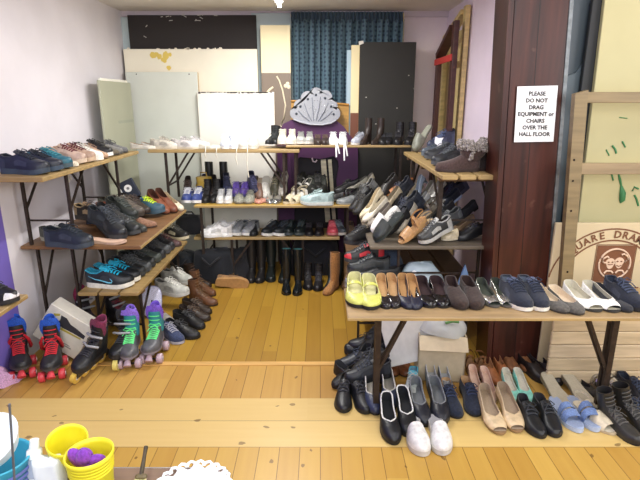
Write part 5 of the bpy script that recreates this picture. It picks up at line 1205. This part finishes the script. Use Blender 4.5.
lean('loafer', 452,226, 3.5, 'dark grey loafer right of the navy slip on', (62,64,68), BKS, (50,50,54), tilt=30)
lean('flat', 449,236, 3.38, 'beige brown flat under the right plank leg', (150,124,96), (110,90,70), (130,110,88), tilt=20)

# ================================================================ RIGHT: low bench stack
for (px_, py_, Y_, kd, c_, tl, yw, lb) in ((354,221,3.95,'lace_up',(52,50,48),36,-66,'dull black shoe between the cream court shoe and the table edge'),(380,214,3.75,'flat',(196,180,148),40,-64,'buff flat wedged behind the ivory one'),(384,240,3.3,'lace_up',(40,42,46),30,-60,'black lace up tucked behind the black green slipper'),
  (396,234,3.36,'flat',(180,172,156),44,-58,'stone grey flat tucked behind the tan wedge'),(404,232,3.5,'trainer',(60,66,84),40,-66,'blue grey trainer behind the beige sandal'),(416,230,3.4,'sandal',(120,110,96),36,-62,'khaki strap sandal behind the silver trainer'),(418,210,3.8,'flat',(206,200,188),46,-58,'chalk white flat behind the light blue grey court shoe'),
  (432,208,3.86,'court',(56,58,66),40,-60,'ink blue court shoe at the back by the plank leg'),(430,228,3.44,'lace_up',(70,70,70),32,-64,'grey lace up before the navy slip on'),(378,200,4.05,'slipon',(66,62,58),40,-68,'dark taupe slip on at the far edge of the heap'),(434,236,3.28,'trainer',(90,92,94),24,-66,'mid grey trainer beside the cream soled slipper')):
    lean(kd, px_, py_, Y_, lb, c_, tuple(int(v*.8) for v in c_), tuple(int(v*.7) for v in c_), tilt=tl, yaw=yw, L=.28)

# ================================================================ RIGHT: low bench stack
GROUP = 'stack at the right low bench'; Z = ZL; MIDSCALE = 1.0
def stk(kind, px_, py_, Y, lb, up, so_, ln_=None, **kw):
    p = PY(px_, py_, Y); return one(kind, (p.x, Y, p.z), 0, lb, up, so_, ln_, **kw)
stk('trainer', 344,262, 3.22, 'black trainer with red panel and white heel high in the stack', (44,44,46), (60,62,64), (40,40,42), yaw=-78, L=.28, acc=(206,50,60), collar=(206,50,60), cap=(200,50,58))
stk('trainer', 344,245, 3.34, 'black trainer topmost in the stack by the table corner', (38,38,40), (50,50,52), (36,36,38), yaw=-60, L=.27)
stk('trainer', 347,273, 3.18, 'dark grey trainer beneath the red panelled one', (52,56,58), (64,68,70), (44,46,48), yaw=-84, L=.29)
stk('slipon', 356,279, 3.14, 'black slip on with a pale sole jutting out of the stack', (40,40,42), (206,202,182), (44,44,44), yaw=-88, L=.29)
stk('trainer', 345,289, 3.12, 'grey mesh trainer with grey laces at the bottom of the stack', (126,126,128), (150,150,148), (80,80,82), yaw=-58, L=.29, laces=(170,170,170))
stk('trainer', 352,300, 3.02, 'white heeled grey trainer under the grey mesh one', (160,160,160), (206,206,202), (100,100,100), yaw=-50, L=.28)
one('lace_up', (.47, 3.13, Z), 0, 'black shoe on the right low bench behind the navy court pair', (34,34,36), BKS, (36,36,38), yaw=-30)
t = thing('blue_bag', 'greyish blue fabric bag on the right low bench', 'bag', (.43, 3.50, Z)); put('bag_body', bagm(.17, .15, .19, seed=21), mat('fabric', (70,80,100)), t)
put('handle', M().tube([(-.1,-.1,.15),(-.06,-.15,.17),(.04,-.15,.17),(.09,-.1,.15)], .009), mat('fabric', (56,64,84)), t)
t = thing('carrier_bag', 'crumpled white and blue plastic bag behind the black patent flats', 'bag', (.69, 3.24, Z))
put('bag_body', bagm(.15, .08, .15, seed=8, top=.4), mat('plastic', (190,208,216)), t)
put('printed_dot', M().cyl((-.06,-.078,.1), (-.06,-.08,.1), .018), mat('plastic', (246,246,246)), t)
m_ = M(); m_.add([(-.05,0,0),(.06,0,0),(.0,0,.17),(-.05,.02,0),(.06,.02,0),(.0,.02,.17)], [(0,1,2),(5,4,3),(0,3,4,1),(1,4,5,2),(2,5,3,0)])
p = PY(463, 285, 3.14); o = put('folded_card', m_, mat('card', (120,150,190))); o.location = (p.x, 3.12, Z); tag(o, 'blue folded card triangle standing behind the brown suede pair', 'card')
# things under the front table
t = thing('cardboard_sheet', 'white cardboard sheet leaning under the front table behind the shoes', 'cardboard', (.50, 2.70, 0), (math.radians(-12), math.radians(-14), 0))
put('sheet', M().bbox((-.05,0,.1), (.30,.012,.50), .003), mat('card', (206,204,200)), t)
t = thing('card_box', 'open pale cardboard box under the front table', 'box', (.72, 2.80, 0), (0, 0, -.1)); b = M()
for a_, c_ in (((-.12,-.1,0),(.16,-.092,.30)), ((-.12,.092,0),(.16,.1,.30)), ((-.12,-.1,0),(-.112,.1,.30)), ((.152,-.1,0),(.16,.1,.30)), ((-.12,-.1,0),(.16,.1,.008))): b.box(a_, c_)
put('carton', b, mat('card', (196,180,150)), t); 
f_ = M(); f_.add([(-.12,-.1,.30),(.16,-.1,.30),(.16,-.17,.24),(-.12,-.17,.24),(-.12,-.097,.30),(.16,-.097,.30),(.16,-.168,.237),(-.12,-.168,.237)], [(0,1,2,3),(7,6,5,4),(3,2,6,7)]); put('flap', f_, mat('card', (206,190,160)), t)
t = thing('plastic_bag', 'translucent plastic bag lying on the cardboard box under the front table', 'bag', (.74, 2.76, .305), (0, .12, 0)); pmt = mat('plastic', (206,210,210), .25).copy(); pmt.node_tree.nodes['Principled BSDF'].inputs['Alpha'].default_value = .72
put('bag_body', bagm(.14, .085, .13, seed=31, top=.25, sq=.8), pmt, t); put('green_print', M().tube([(-.02,-.082,.09),(.02,-.08,.105),(.06,-.07,.10)], .008), mat('plastic', (80,130,70)), t)

# ================================================================ FOREGROUND TABLE, left corner
tz = .85; e0, e1 = P(95, 466.5, tz), P(228, 468, tz)
t = thing('side_table', 'brown grey table corner with a silver edge in the left foreground', 'table', (e1.x-.5, e1.y-.3, 0))
hx, hy = .5, .3
n = 6; r_ = .02; cor = []
def rrect(hx, hy, r_):
    o = []
    for (sx, sy, a0) in ((1, 1, 0), (-1, 1, 90), (-1, -1, 180), (1, -1, 270)):
        for k in range(n+1):
            a = math.radians(a0+90*k/n); o.append((sx*(hx-r_)+r_*math.cos(a), sy*(hy-r_)+r_*math.sin(a)))
    return o
o = rrect(hx, hy, r_); m_ = M(); N_ = len(o)
m_.add([(x, y, tz-.025) for x, y in o]+[(x, y, tz) for x, y in o], [tuple(range(N_-1, -1, -1)), tuple(range(N_, 2*N_))]+[(i, (i+1) % N_, N_+(i+1) % N_, N_+i) for i in range(N_)])
put('tabletop', m_, mat('wood', (132, 108, 88)), t)
put('metal_edge', M().tube([(x*1.003, y*1.005, tz-.008) for x, y in o+[o[0]]], .007, 6), mat('metal', (206, 208, 210), .3), t)
for sx in (-1, 1):
    for sy in (-1, 1): put('leg', M().tube([(sx*.46, sy*.26, 0), (sx*.45, sy*.25, tz-.025)], .014, 8), mat('metal', (120, 120, 124)), t)
YEL = mat('plastic', (232, 220, 44), .4)
def pot(name, lb, loc, rot, r, h, m):
    t = thing(name, lb, 'pot', loc, rot, 'yellow pots')
    prof = [(0.001, 0), (r*.8, 0), (r*.84, .004), (r*.98, h-.012), (r*1.04, h-.010), (r*1.05, h), (r*.99, h+.001), (r*.95, h-.01), (r*.80, .006), (.001, .006)]
    put('pot_body', M().lathe(prof, 32), m, t); 
    rb = M()
    for i in range(4): z = h*(.62+.075*i); rb.lathe([(r*(.84+.14*z/h)+.0, z-.003), (r*(.84+.14*z/h)+.0022, z), (r*(.84+.14*z/h), z+.003)], 32)
    put('moulded_rings', rb, m, t); return t
pc_ = P(89, 452, tz+.10)
pot('yellow_pot', 'upright yellow pot holding a purple cloth in the left foreground', (pc_.x, pc_.y, tz), (0, 0, 0), .046, .10, YEL)
p2 = P(57, 444, tz+.095)
pot('yellow_pot', 'tilted empty yellow pot behind the one with the purple cloth', (p2.x, p2.y+.035, tz+.012), (math.radians(14), math.radians(10), 0), .040, .088, YEL)
pm_ = mat('fabric', (126, 58, 170)); m_ = M()
for (cx_, cy_, cz_, rx, ry, rz, a) in ((-.020, .0, .0, .016, .010, .026, -.5), (-.004, -.006, .006, .015, .010, .02, .3), (.018, .0, -.004, .022, .010, .012, -.2), (-.01, .012, -.002, .018, .012, .016, .6), (.006, .004, -.018, .026, .022, .014, 0)):
    mt = Matrix.Translation((cx_, cy_, cz_)) @ Matrix.Rotation(a, 4, 'Y'); m_.ball((0,0,0), 1, 12, mt, (rx, ry, rz))
o = put('purple_cloth', m_, pm_); o.location = (pc_.x-.004, pc_.y-.004, tz+.088); tag(o, 'crumpled purple cloth stuffed in the upright yellow pot', 'cloth')
# doily
dc = P(192, 487, tz+.012); m_ = M(); rows = []
for i in range(9):
    f_ = i/8; R_ = .073*f_; z = .014*math.cos(f_*1.5) + (.004 if i % 2 else 0)
    rows.append([(R_*(1+(.06*math.cos(12*a) if i >= 7 else 0))*math.cos(a), R_*(1+(.06*math.cos(12*a) if i >= 7 else 0))*math.sin(a)*1.0, z+(.006*math.sin(12*a) if i >= 6 else 0)) for a in [2*math.pi*k/96 for k in range(96)]])
m_.grid(rows, True, True)
t = thing('crochet_doily', 'round white crochet doily on the foreground table', 'doily', (dc.x, dc.y, tz+.004)); put('lace_body', m_, mat('cotton', (246, 246, 246)), t)
m_ = M()
for k in range(24):
    a = 2*math.pi*k/24; m_.tube([(.071*math.cos(a+d_)*(1+q_), .071*math.sin(a+d_)*(1+q_), .006) for d_, q_ in ((-.11, 0), (-.09, .1), (0, .16), (.09, .1), (.11, 0))], .0035, 5)
put('scalloped_edge', m_, mat('cotton', (250, 250, 250)), t)
# brush
b0, b1 = P(141, 476, tz+.03), P(146, 447, tz+.045); t = thing('hand_brush', 'small brush with a dark handle and pale bristles beside the doily', 'brush', b0); d_ = b1-b0
put('handle', M().tube([(0,0,0), d_*.3, d_*.7, d_], [.0045, .005, .004, .005], 8), mat('wood', (66, 58, 40)), t)
for i in range(40):
    u = (i % 10-4.5)/4.5; w_ = i//10; x0 = u*.010; br_ = M()
    br_.tube([(x0, -.002-.002*w_, -.004), (x0+u*.008, -.018, -.008+.003*w_), (x0+u*.018+random.uniform(-.003,.003), -.040-random.uniform(0,.01), -.014+.004*w_)], [.0016, .0016, .0008], 4)
    put('bristle', br_, mat('fur', (206, 196, 140)), t)
put('ferrule', M().bbox((-.012,-.006,-.008), (.012,.006,.004), .003), mat('wood', (96, 84, 56)), t)
# turquoise tub with a white bowl, tube, packet, rod
c_ = P(2, 470, tz+.05); t = thing('turquoise_tub', 'turquoise plastic tub with violet stripes at the left foreground edge', 'tub', (c_.x, c_.y+.0, tz))
put('tub_body', M().lathe([(.001,0),(.05,0),(.058,.075),(.061,.078),(.061,.083),(.055,.08),(.047,.005),(.001,.005)], 32), mat('plastic', (64, 170, 200)), t)
sp_ = M()
for i in range(4): z = .02+i*.013; sp_.lathe([(.0508+.0075*z/.075+.001, z-.004), (.0508+.0075*z/.075+.002, z), (.0508+.0075*z/.075+.001, z+.004)], 32)
put('violet_stripes', sp_, mat('plastic', (110, 120, 190)), t)
c2_ = P(-4, 427, tz+.12); t = thing('white_bowl', 'white plastic bowl resting tilted on the turquoise tub', 'bowl', (c_.x-.005, c_.y+.012, tz+.083), (math.radians(28), math.radians(-8), 0))
put('bowl_body', M().lathe([(.001,0),(.03,0),(.048,.02),(.062,.05),(.064,.053),(.060,.05),(.046,.023),(.028,.004),(.001,.004)], 32), mat('plastic', (236, 244, 246)), t)
Yr = c_.y-.082; a_ = PY(9, 480, Yr); b_ = PY(9.5, 404, Yr); t = thing('metal_rod', 'thin grey metal rod upright before the white bowl', 'rod', (a_.x, Yr, tz)); put('rod', M().tube([(0,0,0), (b_.x-a_.x, 0, b_.z-tz)], .0022, 8), mat('metal', (120,126,132)), t)
put('foot', M().cyl((0,0,0), (0,0,.006), .014), mat('metal', (110,116,120)), t)
c_ = P(37, 470, tz+.03); t = thing('white_tube', 'white squeeze tube with a white cap left of the yellow pots', 'tube', (c_.x, c_.y-.02, tz), (-.2, .05, 0))
rows = []
for (z, rx, ry) in ((0, .020, .003), (.02, .019, .008), (.06, .017, .014), (.085, .015, .015), (.09, .008, .008)): rows.append([(rx*math.cos(a), ry*math.sin(a), z) for a in [2*math.pi*k/20 for k in range(20)]])
put('tube_body', M().grid(rows, True, True), mat('plastic', (238, 242, 246)), t); put('cap', M().tube([(0,0,.088),(0,0,.108)], [.0105,.009], 16), mat('plastic', (230,234,238)), t)
put('grey_print', M().bbox((-.009,-.0155,.03),(.009,-.0145,.07),.0004), mat('plastic', (176,186,204)), t)
t = thing('clear_packet', 'crinkled clear white packet beside the squeeze tube', 'packet', (c_.x+.035, c_.y-.015, tz)); put('packet_body', bagm(.032, .02, .075, seed=77, top=.8), mat('plastic', (232,238,240), .2), t)
